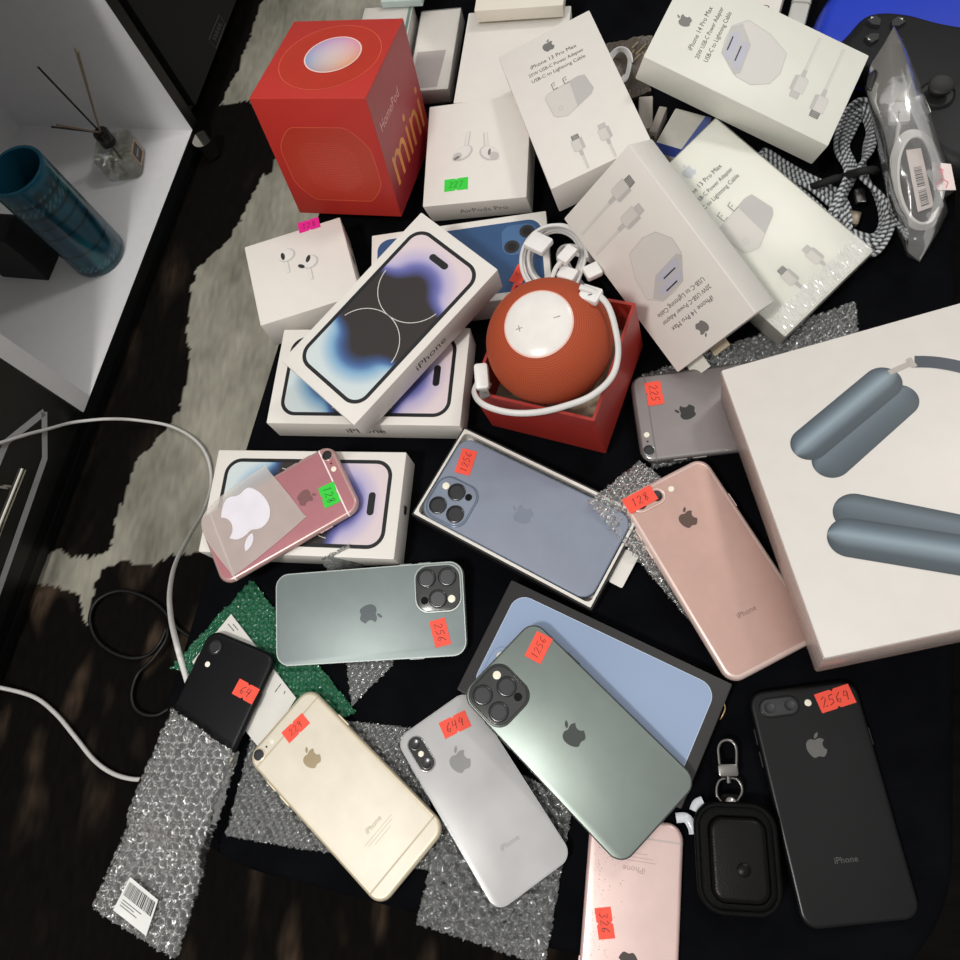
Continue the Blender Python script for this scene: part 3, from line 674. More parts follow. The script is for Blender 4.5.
# white carton with a blue phone, under the stack
root, w_, l_, t = posed('N', 'phone_box', 'white phone carton with a dark blue phone printed, behind the orange speaker', 'box')
mb = MB(); carton(mb, w_, l_, t, WHITE); mb.build('carton', root, smooth=30)
NB = mat('navy_phone_print', (48, 84, 128), .4, var=.06, scale=12); NB2 = mat('lighter_navy_print', (72, 108, 152), .4)
mb = MB(); mb.poly(rrect(w_*.84, l_*.93, .0125, 10), t+.0001, NB); im = mb.build('printed_phone', root)
cx, cy = -w_*.42+.0205, l_*.465-.0205
mb = MB(); mb.poly(xf(rrect(.033, .033, .010, 8), cx, cy), t+.0002, NB2); mb.build('printed_camera_plate', im)
for x, y in ((.0075, .0075), (-.0075, -.0075)):
    mb = MB(); mb.poly(ell(cx-x, cy+y, .0072, .0072), t+.00028, DARKP); mb.poly(ell(cx-x, cy+y, .0042, .0042), t+.00036, BLACKP); mb.build('printed_lens', im)
price_tag(root, t+.0003, (515, 283), (524, 266), .012, '5', notch=False)
# black carton with a pale blue phone
root, w_, l_, t = posed('blackbox', 'phone_box', 'flat black phone carton with a pale blue phone printed, below the graphite phone', 'box')
BKC = mat('black_card', (44, 43, 44), .5, var=.05); SIE = mat('sierra_print', (146, 166, 198), .35, var=.05, scale=8)
mb = MB(); carton(mb, w_, l_, t, BKC); mb.build('carton', root, smooth=30)
mb = MB(); mb.poly(rrect(w_*.85, l_*.90, .012, 10), t+.0001, SIE); im = mb.build('printed_phone', root)
mb = MB(); mb.ribbon(rrect(w_*.85, l_*.90, .012, 10), .0005, t+.00018, mat('pale_edge_print', (192, 208, 230), .4), True); mb.build('printed_edge', im)
cx, cy = -w_*.425+.021, l_*.45-.021
mb = MB(); mb.ribbon(xf(rrect(.036, .036, .0105, 8), cx, cy), .0006, t+.0002, mat('sierra_dark_print', (118, 142, 180), .4), True); mb.poly(ell(cx+.0095, cy+.0105, .0034, .0034), t+.0002, mat('cream_print', (226, 222, 206), .4)); mb.ribbon(ell(cx-.008, cy+.008, .0078, .0078), .0005, t+.0002, mat('sierra_dark_print', (118, 142, 180), .4), True); mb.build('printed_camera_plate', im)
# open dark carton tray with white lining
root, w_, l_, t = posed('traybox', 'carton_tray', 'open black phone carton with white lining, holding the pale blue phone', 'box')
BKT = mat('black_tray_card', (26, 25, 25), .55)
mb = MB(); Lo = [[(x, y, z) for x, y in rrect(w_+.003, l_+.003, .001, 2)] for z in (0, t+.0015)]; Li = [[(x, y, z) for x, y in rrect(w_+.0004, l_+.0004, .0008, 2)] for z in (t+.0015, .001)]
mb.loft(Lo + Li, BKT, caps=(True, True)); mb.build('outer_shell', root)
mb = MB(); Lo = [[(x, y, z) for x, y in rrect(w_, l_, .0008, 2)] for z in (.0012, t+.0022)]; Li = [[(x, y, z) for x, y in rrect(w_-.0075, l_-.006, .006, 4)][:0] or [(x, y, z) for x, y in rrect(w_-.005, l_-.004, .004, 2)] for z in (t+.0022, .0045)]
mb.loft(Lo + Li, WHITE, caps=(True, True)); ln = mb.build('white_lining', root)
tp_ = local_px(root, 620.5, 567, t*.5); mb = MB(); mb.slab(.030, .012, t*.5, t*.5+.001, .0015, .0003, WHITE, n=4, cx=tp_.x, cy=-l_/2-.0076, steps=2); mb.build('pull_tab', ln)

# ---- charger cartons
def adapter_uk(mb, cx, cy, s, z):
    """cube power adapter with two slots, drawn in soft greys"""
    P = lambda pts: xf(pts, cx, cy, -PI/2, s)
    mb.poly(P([(-.5, .28), (-.30, .5), (.1, .44), (.46, .26), (.5, -.1), (.42, -.34), (.16, -.5), (-.1, -.48), (-.46, -.22), (-.5, 0)]), z, LIGHTP)
    mb.ribbon(P([(-.5, .28), (-.30, .5), (.1, .44), (.46, .26), (.5, -.1), (.42, -.34), (.16, -.5), (-.1, -.48), (-.46, -.22), (-.5, 0)]), .0006, z+.00006, MIDP, True)
    mb.poly(P([(-.46, -.22), (-.5, .26), (-.36, .40), (-.10, .12), (-.06, -.40), (-.14, -.47)]), z+.00012, MIDP)
    for k in (0, 1):
        o = k*.18
        mb.poly(P([(-.43+o, -.20-o*.7), (-.45+o, .16-o*.5), (-.36+o, .26-o*.6), (-.30+o, .18-o*.6), (-.28+o, -.26-o*.5), (-.34+o, -.30-o*.4)]), z+.00018, LAVP)
        mb.ribbon(P([(-.40+o, -.14-o*.6), (-.41+o, .12-o*.5)]), .0012, z+.00024, DARKP)
def adapter_us(mb, cx, cy, s, z):
    P = lambda pts: [(cx+x*s, cy+y*s) for x, y in pts]
    out = [(-.5, .18), (-.42, .26), (.30, .34), (.44, .30), (.5, -.14), (.42, -.24), (-.20, -.5), (-.40, -.42), (-.46, -.36)]
    mb.poly(P(out), z, LIGHTP); mb.poly(P([(.10, .31), (.30, .34), (.44, .30), (.5, -.14), (.42, -.24), (.06, -.38)]), z+.00006, MIDP); mb.ribbon(P(out), .0005, z+.00012, MIDP, True)
    mb.ribbon(P(ell(-.27, -.24, .045, .055, 12)), .0004, z+.00018, MIDP, True)
    for k in (-.26, .0):
        mb.ribbon(P([(k+.10, .31), (k+.0, .30), (k+.0, .46), (k+.08, .48)]), .0008, z+.00018, GREYP)
        mb.ribbon(P([(k+.03, .40), (k+.07, .41)]), .0006, z+.00018, GREYP)
def plug_print(mb, x, y, s, z, usbc, ang, tail=.62):
    T = lambda pts: xf(pts, x, y, ang, s)
    mb.poly(T([(-.11, .5), (.11, .5), (.12, .32), (-.12, .32)]), z+.00006, GREYP if usbc else MIDP)
    if usbc:
        for k in range(4): mb.ribbon(T([(-.09, .47-.04*k), (.09, .47-.04*k)]), .0003, z+.00014, LIGHTP)
    else:
        for k in range(4): mb.ribbon(T([(-.06+.04*k, .47), (-.06+.04*k, .36)]), .0004, z+.00014, LIGHTP)
    mb.poly(T([(-.17, .32), (.17, .32), (.17, -.06), (.12, -.1), (-.12, -.1), (-.17, -.06)]), z, LIGHTP); mb.ribbon(T([(-.17, .32), (.17, .32), (.17, -.06), (.12, -.1), (-.12, -.1), (-.17, -.06)]), .0004, z+.00008, MIDP, True)
    mb.poly(T([(.08, .32), (.17, .32), (.17, -.06), (.08, -.09)]), z+.00004, MIDP)
    mb.poly(T([(-.06, -.1), (.06, -.1), (.05, -.3), (-.05, -.3)]), z, MIDP)
    mb.poly(T([(-.035, -.3), (.035, -.3), (.035, -.3-tail), (-.035, -.3-tail)]), z+.00003, LIGHTP); mb.ribbon(T([(.035, -.3), (.035, -.3-tail)]), .0004, z+.00009, MIDP)
def charger_carton(key, label, title, kind, card, watt='20W', lg=GREYP, dims=None):
    root, w_, l_, t = posed(key, 'charger_box', label, 'box', 'white charger cartons')
    mb = MB(); carton(mb, w_, l_, t, card); mb.build('carton', root, smooth=30)
    z = t+.0001
    mb = MB(); logo(mb, 0, l_*.405, .0135, z, lg); mb.build('fruit_logo', root)
    mb = MB(); mb.text(title, .0060, DARKP, 0, l_*.312, z, sx=.98); mb.text(watt + ' USB-C Power Adapter', .0054, DARKP, 0, l_*.262, z, sx=.86); mb.text('USB-C to Lightning Cable', .0056, DARKP, 0, l_*.216, z, sx=.9); mb.build('lettering', root)
    mb = MB()
    (adapter_us if kind == 'us' else adapter_uk)(mb, 0, l_*.02, w_*(.46 if kind == 'us' else .58), z); mb.build('printed_adapter', root)
    if kind == 'us':
        for x, y, u, a in ((-.11, -.335, True, .0), (.155, -.345, False, .0)): mb = MB(); plug_print(mb, x*w_, y*l_, .030, z, u, a, .5); mb.build('printed_plug', root)
    else:
        for x, y, u, a in ((-.03, -.245, False, PI/2), (-.12, -.375, True, PI/2)): mb = MB(); plug_print(mb, x*w_, y*l_, .036, z, u, a, (.46-x)*w_/.036 - .34); mb.build('printed_plug', root)
    return root, w_, l_, t
rA, w_, l_, t = charger_carton('A', 'white charger carton with two-pin adapter picture, leaning on the white earbud carton', 'iPhone 13 Pro Max', 'us', WHITE, '25W')
charger_carton('B', 'white charger carton with cube adapter picture beside the blue game controller', 'iPhone 14 Pro Max', 'uk', GREENW)
rC, w_, l_, t = charger_carton('C', 'steeply tilted charger carton with upside-down print, corner above the grey phone', 'iPhone 14 Pro Max', 'uk', WHITE)
mb = MB(); FL = mat('kraft_edge', (188, 176, 152), .6)
mb.box(w_*.28, w_*.49, l_/2-.001, l_/2+.012, t*.55, t*.55+.0008, GREENW); mb.box(w_*.05, w_*.25, l_/2-.001, l_/2+.007, t*.25, t*.25+.0008, FL); mb.build('end_flap', rC)
rD, w_, l_, t = charger_carton('D', 'film-wrapped white charger carton partly below the tilted one, beside the braided cables', 'iPhone 13 Pro Max', 'us', GREENW, '25W', mat('faded_logo', (196, 200, 204), .5))
FILM = film('crinkled_film', (.97, .97, .97), .02, (.85, .85, .85), .02, .5, .10, 45)
mb = MB(); mb.slab(w_+.0012, l_+.0012, -.0004, t+.0006, .0016, .0008, FILM, n=2, steps=2); mb.build('shrink_wrap', rD, smooth=30)
# seam of gathered film along the lower edge
mb = MB(); rnd = random.Random(5); vs = []; n = 90
for k in range(n+1):
    x = -w_/2 + w_*k/n
    for q in range(6): vs.append((x, -l_/2 + .002 + .0035*q + rnd.uniform(-.0008, .0008), t + .0008 + rnd.uniform(0, .0011)))
mb.add(vs, [(k*6+q, (k+1)*6+q, (k+1)*6+q+1, k*6+q+1) for k in range(n) for q in range(5)], mat('film_gather', (250, 250, 248), .12, alpha=.5, spec=.8)); mb.build('film_seam', rD)
r, w_, l_, t = posed('W', 'accessory_box', 'blank white carton standing behind the earbud carton, below the leaning charger carton', 'box')
mb = MB(); carton(mb, w_, l_, t, WHITE); mb.build('carton', r, smooth=30)
# ---- earbud cartons
EB1 = mat('earbud_white_print', (226, 224, 220), .4); EB2 = mat('earbud_shade_print', (196, 194, 190), .4)
def bud(mb, x, y, s, z, rot, tips):
    T = lambda pts: xf(pts, x, y, rot, s)
    mb.poly(T([(-.11, -.1), (.11, -.1), (.10, -1.0), (-.08, -1.0)]), z, EB2); mb.poly(T([(-.10, -.1), (.05, -.1), (.04, -.97), (-.08, -.97)]), z+.00006, EB1)
    mb.poly(T(ell(.1, .0, .42, .36, 20, .3)), z+.0001, EB2); mb.poly(T(ell(.05, .03, .37, .32, 20, .3)), z+.00016, EB1)
    for a, b, c, d, r in tips: mb.poly(T(ell(a, b, c, d, 14, r)), z+.00024, DARKP)
r, w_, l_, t = posed('app', 'earbud_box', 'white earbud carton with a green tag behind the phone cartons', 'box')
mb = MB(); carton(mb, w_, l_, t, WHITE); mb.build('carton', r, smooth=30)
for px, py, rot, tips in ((463, 153, .1, ()), (489, 153, -.15, ())):
    c = local_px(r, px, py, t); mb = MB(); z = t+.0001; q = 1 if px < 470 else -1; s = .020
    T = lambda pts: xf([(x*q, y) for x, y in pts], c.x, c.y, 0, s)
    mb.poly(T([(.02, .2), (.26, .2), (.34, 1.1), (.12, 1.1)]), z, EB2); mb.poly(T([(.05, .2), (.20, .2), (.28, 1.08), (.14, 1.08)]), z+.00005, EB1)
    mb.poly(T(ell(0, 0, .52, .36, 20, .5)), z+.0001, EB2); mb.poly(T(ell(-.03, .03, .46, .31, 20, .5)), z+.00015, EB1)
    mb.poly(T(ell(-.28, -.18, .26, .20, 16, .6)), z+.0002, EB2)
    mb.poly(T(ell(-.30, -.24, .17, .07, 12, .5)) if q == 1 else T(ell(-.02, .05, .07, .18, 12, .1)), z+.00026, GREYP); mb.build('printed_earbud', r)
mb = MB(); mb.text('AirPods Pro', .0098, GREYP, .006, 0, .0001, M=side_M(w_, l_, t, 'front')); mb.build('side_lettering', r)
price_tag(r, t, (444.5, 186), (468, 183), .0125, '227', GREENTAG, INKG, label='bright green price tag')
r, w_, l_, t = posed('ap3', 'earbud_box', 'white earbud carton with a pink tag below the red speaker carton', 'box')
mb = MB(); carton(mb, w_, l_, t, WHITE); mb.build('carton', r, smooth=30)
for px, py, tips in ((285, 256, ((-.1, .0, .10, .21, 0),)), (308, 262.5, ((.05, .20, .10, .21, -.5), (-.34, -.1, .10, .18, .9)))):
    c = local_px(r, px, py, t); mb = MB(); bud(mb, c.x, c.y, .0205, t+.0001, .0, tips); mb.build('printed_earbud', r)
mb = MB(); logo(mb, .01, 0, .014, .0001, DARKP, 0, side_M(w_, l_, t, 'right')); mb.build('side_logo', r)
price_tag(r, t, (298.5, 228.5), (319.5, 222), .0125, '128', PINKTAG, INK, label='bright pink price tag')

# ---- red speaker carton
RED = mat('red_card', (196, 54, 46), .38, var=.02); REDD = mat('red_print_dark', (190, 54, 38), .4); ORL = mat('orange_line_print', (224, 100, 72), .4); REDS = mat('shaded_red_card', (164, 44, 52), .38)
r, w_, l_, t = posed('red', 'speaker_box', 'red cube carton of a small round speaker, standing upright', 'box')
mb = MB(); carton(mb, w_, l_, t, RED, .0009); mb.build('carton', r, smooth=30)
mb = MB(); z = t+.0001; mb.poly(ell(.002, .001, .0475, .0475, 48), z, REDD); mb.ribbon(ell(.002, .001, .0475, .0475, 60), .0007, z+.00006, ORL, True); im = mb.build('printed_speaker_top', r)
mb = MB(); mb.cols = []; vs = [(.004, .004, z+.0002)]; fs = []; NR, NA = 8, 40
def glow(x, y):
    a = lin((120, 168, 214)); b = lin((236, 158, 110)); c = lin((224, 150, 196)); d = lin((240, 226, 216))
    wa, wb, wc, wd = max(0, .6-x*1.0-y*.2), max(0, .5+x*.9-y*.9), max(0, .5+y*1.3), 2.6*max(0, 1-math.hypot(x, y)*1.0)
    s_ = wa+wb+wc+wd+.001; return tuple((p*wa+q*wb+u*wc+v*wd)/s_ for p, q, u, v in zip(a, b, c, d))
mb.cols.append(glow(0, 0)); R0 = .0262
for k in range(1, NR+1):
    for i in range(NA):
        a = 2*PI*i/NA; q = k/NR; mb.cols.append(glow(q*math.cos(a), q*math.sin(a))); vs.append((.004+R0*q*math.cos(a), .004+R0*q*math.sin(a), z+.0002))
fs = [(0, 1+i, 1+(i+1) % NA) for i in range(NA)] + [(1+(k-1)*NA+i, 1+k*NA+i, 1+k*NA+(i+1) % NA, 1+(k-1)*NA+(i+1) % NA) for k in range(1, NR) for i in range(NA)]
mb.add(vs, fs, vcol_mat('glow_print', .35)); g = mb.build('printed_light_disc', im)
mb = MB(); mb.ribbon(ell(.004, .004, R0, R0, 48), .0014, z+.0003, mat('pink_white_print', (248, 214, 206), .4), True); mb.build('printed_ring', g)
M = side_M(w_, l_, t, 'front'); cyy = -.006
circ = [(max(-.0455, min(.0455, x)), max(cyy-.039, min(cyy+.041, y))) for x, y in ell(0, cyy, .0485, .0485, 60)]
mb = MB(); mb.poly(circ, .0001, mat('red_fabric_print', (190, 58, 40), .4, var=.12, scale=700), M); mb.ribbon(circ, .0007, .0002, ORL, True, M); im = mb.build('printed_speaker_front', r)
mb = MB()
for k in range(-14, 15):
    y = cyy-.002+k*.0019
    for j in range(-14, 15):
        x = j*.0019 + (k % 2)*.00095
        if (x/.033)**2 + ((y-cyy)/.028)**2 < 1: mb.poly([(x-.0006, y), (x, y-.00035), (x+.0006, y), (x, y+.00035)], .0003, ORL, M)
mb.build('printed_fabric_dots', im)
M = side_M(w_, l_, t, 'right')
mb = MB(); mb.box(-l_/2+.0012, l_/2-.0012, -t/2+.0012, t/2-.0012, .00002, .00008, REDS, M); sd = mb.build('shaded_side', r)  # shade of the right side painted as a darker crimson panel
mb = MB(); mb.text('mini', .066, mat('amber_print', (226, 150, 78), .4, var=.25, scale=18), .002, -.018, .0002, M=M, sx=.88); mb.build('side_lettering', sd)
mb = MB(); mb.text('HomePod', .0135, mat('pale_pink_print', (232, 170, 170), .4), -.020, .026, .0002, M=M); mb.build('side_lettering', sd)

# ---- headphone carton
r, w_, l_, t = posed('max', 'headphone_box', 'large white headphone carton with two views of blue-grey headphones', 'box')
HW = mat('headphone_card', (226, 222, 217), .4, var=.015)
ex = .262; T0 = Matrix.Translation((-w_/2 + ex/2, 0, 0))
mb = MB(); mb.slab(ex, l_, 0, t, .0015, .0009, HW, n=2, steps=2, M=T0); mb.build('carton', r, smooth=30)
mb = MB(); mb.slab(ex+.0014, l_+.0014, -.0004, t-.002, .002, .0008, mat('film_pink_reflection', (214, 186, 178), .12, alpha=.45, bump=.5, bscale=90), n=2, steps=2, M=T0); mb.build('shrink_wrap', r, smooth=30)  # pinkish reflections on the wrap put into its colour
CUP = vcol_mat('headphone_print', .4)
def capsule_print(p0, p1, wd, cols, z, nm):
    a, b = local_px(r, *p0, t), local_px(r, *p1, t); d = (b-a); L = d.length; u = d/L; n = Vector((-u.y, u.x, 0)); R = wd/2
    mb = MB(); mb.cols = []; vs = []; NX, NY = 72, 18
    for i in range(NX+1):
        s_ = L*(.5-.5*math.cos(PI*i/NX)); e_ = R - s_ if s_ < R else (s_-(L-R) if s_ > L-R else 0); h = math.sqrt(max(0, R*R-e_*e_))
        for j in range(NY+1):
            q = -1+2*j/NY; p = a + u*s_ + n*(q*h); vs.append((p.x, p.y, t+z)); c = ramp(cols, q)
            k = 1 - .28*max(0, 1-min(s_, L-s_)/R)**2; mb.cols.append(tuple(v*k for v in c))
    mb.add(vs, [(i*(NY+1)+j, (i+1)*(NY+1)+j, (i+1)*(NY+1)+j+1, i*(NY+1)+j+1) for i in range(NX) for j in range(NY)], CUP)
    return mb.build(nm, r)
Lc = lambda *s_: [(x, lin(c)) for x, c in s_]
cup = Lc((-1, (66, 76, 84)), (-.5, (76, 88, 97)), (.15, (146, 164, 176)), (.6, (92, 108, 120)), (1, (60, 72, 80)))
pad = Lc((-1, (70, 80, 88)), (-.2, (84, 98, 107)), (.5, (104, 119, 129)), (1, (62, 73, 80)))
capsule_print((818, 473), (912, 389), .0265, pad, .0001, 'printed_ear_pad'); capsule_print((796, 455), (896, 372), .0265, cup, .0003, 'printed_ear_cup')
capsule_print((833, 508), (1010, 545), .0285, pad, .0001, 'printed_ear_pad'); capsule_print((827, 534), (1010, 563), .0285, cup[::1], .0003, 'printed_ear_cup')
hb = [local_px(r, *p, t) for p in ((904, 364), (918, 361), (935, 362.5), (960, 367), (990, 376), (1015, 392))]
mb = MB(); mb.ribbon([p.xy for p in spline([hb[0]*.25+hb[1]*.75, hb[2], hb[3], hb[4], hb[5]], 5)], .0098, t+.0003, mat('headband_print', (56, 66, 78), .4)); hbm = mb.build('printed_headband', r)
s0, s1 = local_px(r, 889, 373, t), local_px(r, 909, 364, t)
mb = MB(); mb.ribbon([s0.xy, s1.xy], .0042, t+.0004, mat('stem_print', (176, 170, 164), .35)); mb.ribbon([(s1 + (s1-s0)*.0).xy, (s1 + (s1-s0)*.25).xy], .0085, t+.0005, mat('stem_print', (176, 170, 164), .35)); mb.build('printed_stem', hbm)
for p0, p1, p2 in (((808, 620), (818, 600), (812, 590)),):
    pass
# ------------------------------------------------------------------ orange round speaker in its red tray
r, w_, l_, t = posed('tray', 'box_tray', 'open red carton base holding the orange round speaker', 'box')
REDI = mat('red_card_inside', (190, 52, 42), .5)
mb = MB(); Lo = [[(x, y, z) for x, y in rrect(w_, l_, .001, 2)] for z in (0, t)]; Li = [[(x, y, z) for x, y in rrect(w_-.005, l_-.005, .0008, 2)] for z in (t, .002)]
TRR = mat('tray_red_card', (166, 50, 43), .4); mb.loft(Lo + Li, TRR, mats=[TRR, TRR, REDI]); mb.build('tray_wall', r)
mb = MB(); mb.slab(w_-.0055, l_-.0055, .0022, .024, .001, .0006, mat('pulp_insert', (196, 178, 152), .8, var=.08), n=2, steps=2); mb.build('insert', r)
ctr = at(549, 341.5, .082); RAD, RH = .0502, .0425
d = (RM @ Vector(((537.5-480)/F_PX, -(322-480)/F_PX, -1))).normalized(); oc = CAM - ctr; b_ = oc.dot(d); c_ = oc.dot(oc) - RH*RH
pz = CAM + d*(-b_ - math.sqrt(max(0, b_*b_-c_))); az = (pz-ctr).normalized()
px_ = (at(555, 317, ctr.z+.04) - at(518, 326, ctr.z+.04)); ax = (px_ - az*px_.dot(az)).normalized(); ay = az.cross(ax)
sp = thing('round_speaker', 'orange mesh round speaker with white touch top sitting in the red tray', 'speaker', ctr)
sp.rotation_euler = Matrix((ax, ay, az)).transposed().to_euler()
mb = MB(); mb.cols = []; NA, NV = 340, 150; loops = []
top_z = RH*.955
for k in range(NV+1):
    ph = math.radians(-70 + (70 + 62.5)*k/NV); loop = []
    for i in range(NA):
        th = 2*PI*i/NA; row = k/NV*54; colm = i/NA*74
        g = (math.cos(2*PI*(colm + .5*row)) * math.cos(2*PI*(colm - .5*row)))
        rr = RAD*math.cos(ph)**.86; z = RH*math.sin(ph); q = 1 + .006*g
        loop.append((rr*q*math.cos(th), rr*q*math.sin(th), z*q)); kk = .48 + .58*(g*.5+.5)**.8
        mb.cols.append((.54*kk, .105*kk*kk, .033*kk*kk))
    loops.append(loop)
mb.loft(loops, vcol_mat('orange_mesh', .75)); mb.build('mesh_shell', sp, smooth=60)
mb = MB(); zt = loops[-1][0][2]; rt = math.hypot(*loops[-1][0][:2])
mb.lathe([(rt+.0004, zt-.001), (rt+.0002, zt+.0008), (rt-.001, zt+.0016), (rt*.6, zt+.0030), (.0003, zt+.0034)], mat('white_touch_top', (238, 234, 230), .25), 48); tp = mb.build('touch_top', sp, smooth=40)
mb = MB(); mb.lathe([(rt+.0006, zt-.0012), (rt+.0008, zt+.0006), (rt-.0002, zt+.0012)], mat('pink_rim', (240, 190, 176), .4), 48); mb.build('top_rim', tp, smooth=40)
GT = mat('grey_touch_mark', (150, 146, 142), .4)
for s_ in (-1, 1):
    mb = MB(); z = zt+.0030; mb.box(s_*.0147-.0026, s_*.0147+.0026, -.0003, .0003, z, z+.0002, GT)
    if s_ < 0: mb.box(s_*.0147-.0003, s_*.0147+.0003, -.0026, .0026, z, z+.00021, GT)
    mb.build('volume_mark', tp)
mb = MB(); mb.lathe([(.030, -RH), (.036, -RH*.97), (.040, -RH*.90)], mat('grey_rubber', (120, 116, 112), .7), 40); mb.build('base', sp)
# its braided power cable
pc = thing('power_cable', 'white power cable curling round the orange speaker over the red tray', 'cable')
mb = MB(); mb.tube(spline([at(*p) for p in ((580, 287, .119), (594, 292, .118), (608, 306, .112), (616, 332, .102), (618, 356, .093), (611, 378, .090), (591, 396, .088), (565, 406, .087), (540, 412, .087), (515, 413, .087), (494, 409, .086), (480, 402, .084), (474, 391, .074), (480, 380, .068), (490, 386, .062))], 8), .0026, CABLEW, 10, flat=.7); mb.build('cord', pc, smooth=60)
def block(mb, p0, p1, wd, th, m, bev=.0006):
    a, b = Vector(p0), Vector(p1); u = (b-a).normalized(); sd = u.cross(Vector((0, 0, 1))).normalized(); n = sd.cross(u)
    M = Matrix((( *sd, 0), (*u, 0), (*n, 0), (0, 0, 0, 1))).transposed(); M.translation = (a+b)/2
    mb.slab(wd, (b-a).length, -th/2, th/2, min(wd, th)*.3, bev, m, n=3, steps=2, M=M)
mb = MB(); block(mb, at(581, 292, .115), at(600, 298, .116), .013, .006, PLASTICW, .001); sl = mb.build('cable_sleeve', pc, smooth=40)
mb = MB(); a = at(588, 295, .1192); mb.tube([a, at(592, 294, .1192)], .0004, GREYP, 5); mb.build('sleeve_mark', sl)
mb = MB(); block(mb, at(481, 364, .078), at(483, 390, .073), .0115, .009, PLASTICW, .002); pg = mb.build('plug', pc, smooth=40)
mb = MB(); block(mb, at(483, 390, .073), at(486, 397, .068), .008, .004, STEEL, .0005); mb.build('plug_tip', pg, smooth=40)

# ------------------------------------------------------------------ coiled cables
def resample(pts, step):
    out = [pts[0]]; acc = 0
    for a, b in zip(pts, pts[1:]):
        L = (b-a).length
        while acc + L >= step and L > 1e-9:
            k = (step-acc)/L; a = a + (b-a)*k; out.append(a); L = (b-a).length; acc = 0
        acc += L
    return out
def ring_coil(name, label, turns, r, parent=None, m=CABLEW):
    root = thing(name, label, 'cable') if not parent else parent
    pts = []
    for (cx, cy, rx, ry, rot, z) in turns:
        pts += [at(x, y, z + .002*math.sin(k*1.3)) for k, (x, y) in enumerate(ell(cx, cy, rx, ry, 14, math.radians(rot), 30, 390)[:-1])]
    mb = MB(); mb.tube(spline(pts, 6), r, m, 9); mb.build('cord', root, smooth=60); return root
rnd = random.Random(11)
wc = ring_coil('charging_cable', 'white charging cable coiled in a ring behind the orange speaker', [(556+rnd.uniform(-2, 2), 258+rnd.uniform(-2, 2), 24+1.6*k+rnd.uniform(-1, 1), 27+1.6*k, 20, .045+.0022*k) for k in range(6)], .0017)
mb = MB(); block(mb, at(529, 239, .064), at(548, 248, .066), .017, .006, PLASTICW, .001); mb.build('paper_wrap', wc, smooth=40)
mb = MB(); block(mb, at(573, 248, .068), at(561, 262, .068), .0105, .006, PLASTICW, .001); mb.build('plug', wc, smooth=40)
mb = MB(); mb.tube(spline([at(561, 262, .067), at(556, 268, .066), at(552, 278, .064), at(548, 290, .06)], 6), .0022, CABLEW, 8); mb.build('plug_lead', wc, smooth=60)
wc = ring_coil('charging_cable', 'white charging cable bundled in a long oval below the tilted charger carton', [(600+rnd.uniform(-2, 2), 284+rnd.uniform(-2, 2), 44+1.6*k, 12+1.5*k, 42, .012+.0022*k) for k in range(7)], .0017)
mb = MB(); block(mb, at(559, 272, .060), at(576, 277, .062), .0115, .006, PLASTICW, .001); mb.build('plug', wc, smooth=40)
mb = MB(); block(mb, at(585, 275, .058), at(600, 268, .058), .013, .006, PLASTICW, .001); mb.build('paper_wrap', wc, smooth=40)
# black and white braided cables
BR = vcol_mat('braided_sleeve', .7)
def braided(name, label, loops_px, tie, r=.0021):
    root = thing(name, label, 'cable', group=None)
    for lp in loops_px:
        pts = resample(spline([at(*p) for p in lp], 8, True), .00085); mb = MB(); mb.cols = []
        mb.tube(pts, r, BR, 8, True)
        for k in range(len(pts)):
            for j in range(8):
                a = ((k + (j if j < 4 else 8-j)) // 3) % 2
                mb.cols.append((.62, .65, .67) if a else (.014, .017, .022))
        mb.build('strand', root, smooth=60)
    mb = MB(); mb.tube(spline([at(*p) for p in tie], 6, True), .0034, mat('black_tie_strap', (16, 16, 18), .8), 8, True, flat=1); mb.build('tie_strap', root, smooth=60)
    return root
lps = []
for i in range(5):
    rx, RX_ = 6+3.3*i, 17+4.0*i; zt_ = .012 + .0035*(i % 3) + .002*i
    tp_ = 118-4.6*i; bt = 236+4.8*i; c = 861
    lps.append([(c-5-2.4*i, 172, .016+.003*i), (c-8-rx*.9, 148, zt_), (c-4-rx*.75, tp_+16, zt_), (c+1, tp_, zt_), (c+2+rx*.85, tp_+14, zt_), (c+rx*.62, 148, zt_), (c+4-1.6*i, 172, .018+.003*i), (c+8+RX_*.45, 198, zt_), (c+6+RX_*.82, 222, zt_-.004), (c+10, bt, zt_-.004), (c-4-RX_*.8, 224, zt_-.004), (c-8-RX_*.5, 198, zt_)])
bc = braided('braided_cable', 'black and white braided cable folded in a figure eight with black strap', lps, [(841, 178, .013), (858, 172, .040), (874, 170, .036), (872, 174, .012)])
mb = MB(); block(mb, at(858, 190, .017), at(861, 204, .015), .0085, .007, DSTEEL, .001); pgb = mb.build('usb_plug', bc, smooth=40)
mb = MB(); block(mb, at(855, 212, .014), at(851, 225, .012), .011, .005, mat('dull_metal', (122, 112, 100), .35, 1), .0005); mb.build('usb_plug', bc, smooth=40)
lps = []
for i in range(4):
    o_ = (i-1.5)*5.2; z_ = .010+.003*(i % 2)+.0015*i
    lps.append([(764, 158+o_, z_), (786, 170+o_*.9, z_), (806, 180+o_*.7, z_+.003), (822, 190+o_, z_), (842, 206+o_*1.4, z_), (850, 226+o_*1.2, z_), (832, 222-o_*.5, z_-.004), (806, 198-o_*.5, z_-.003), (780, 178-o_*.4, z_-.003), (760, 166-o_*.3, z_-.003)])
braided('braided_cable', 'second braided cable bundle between the two charger cartons, mostly covered', lps, [(806, 190, .010), (820, 184, .026), (838, 178, .026), (836, 184, .010)])

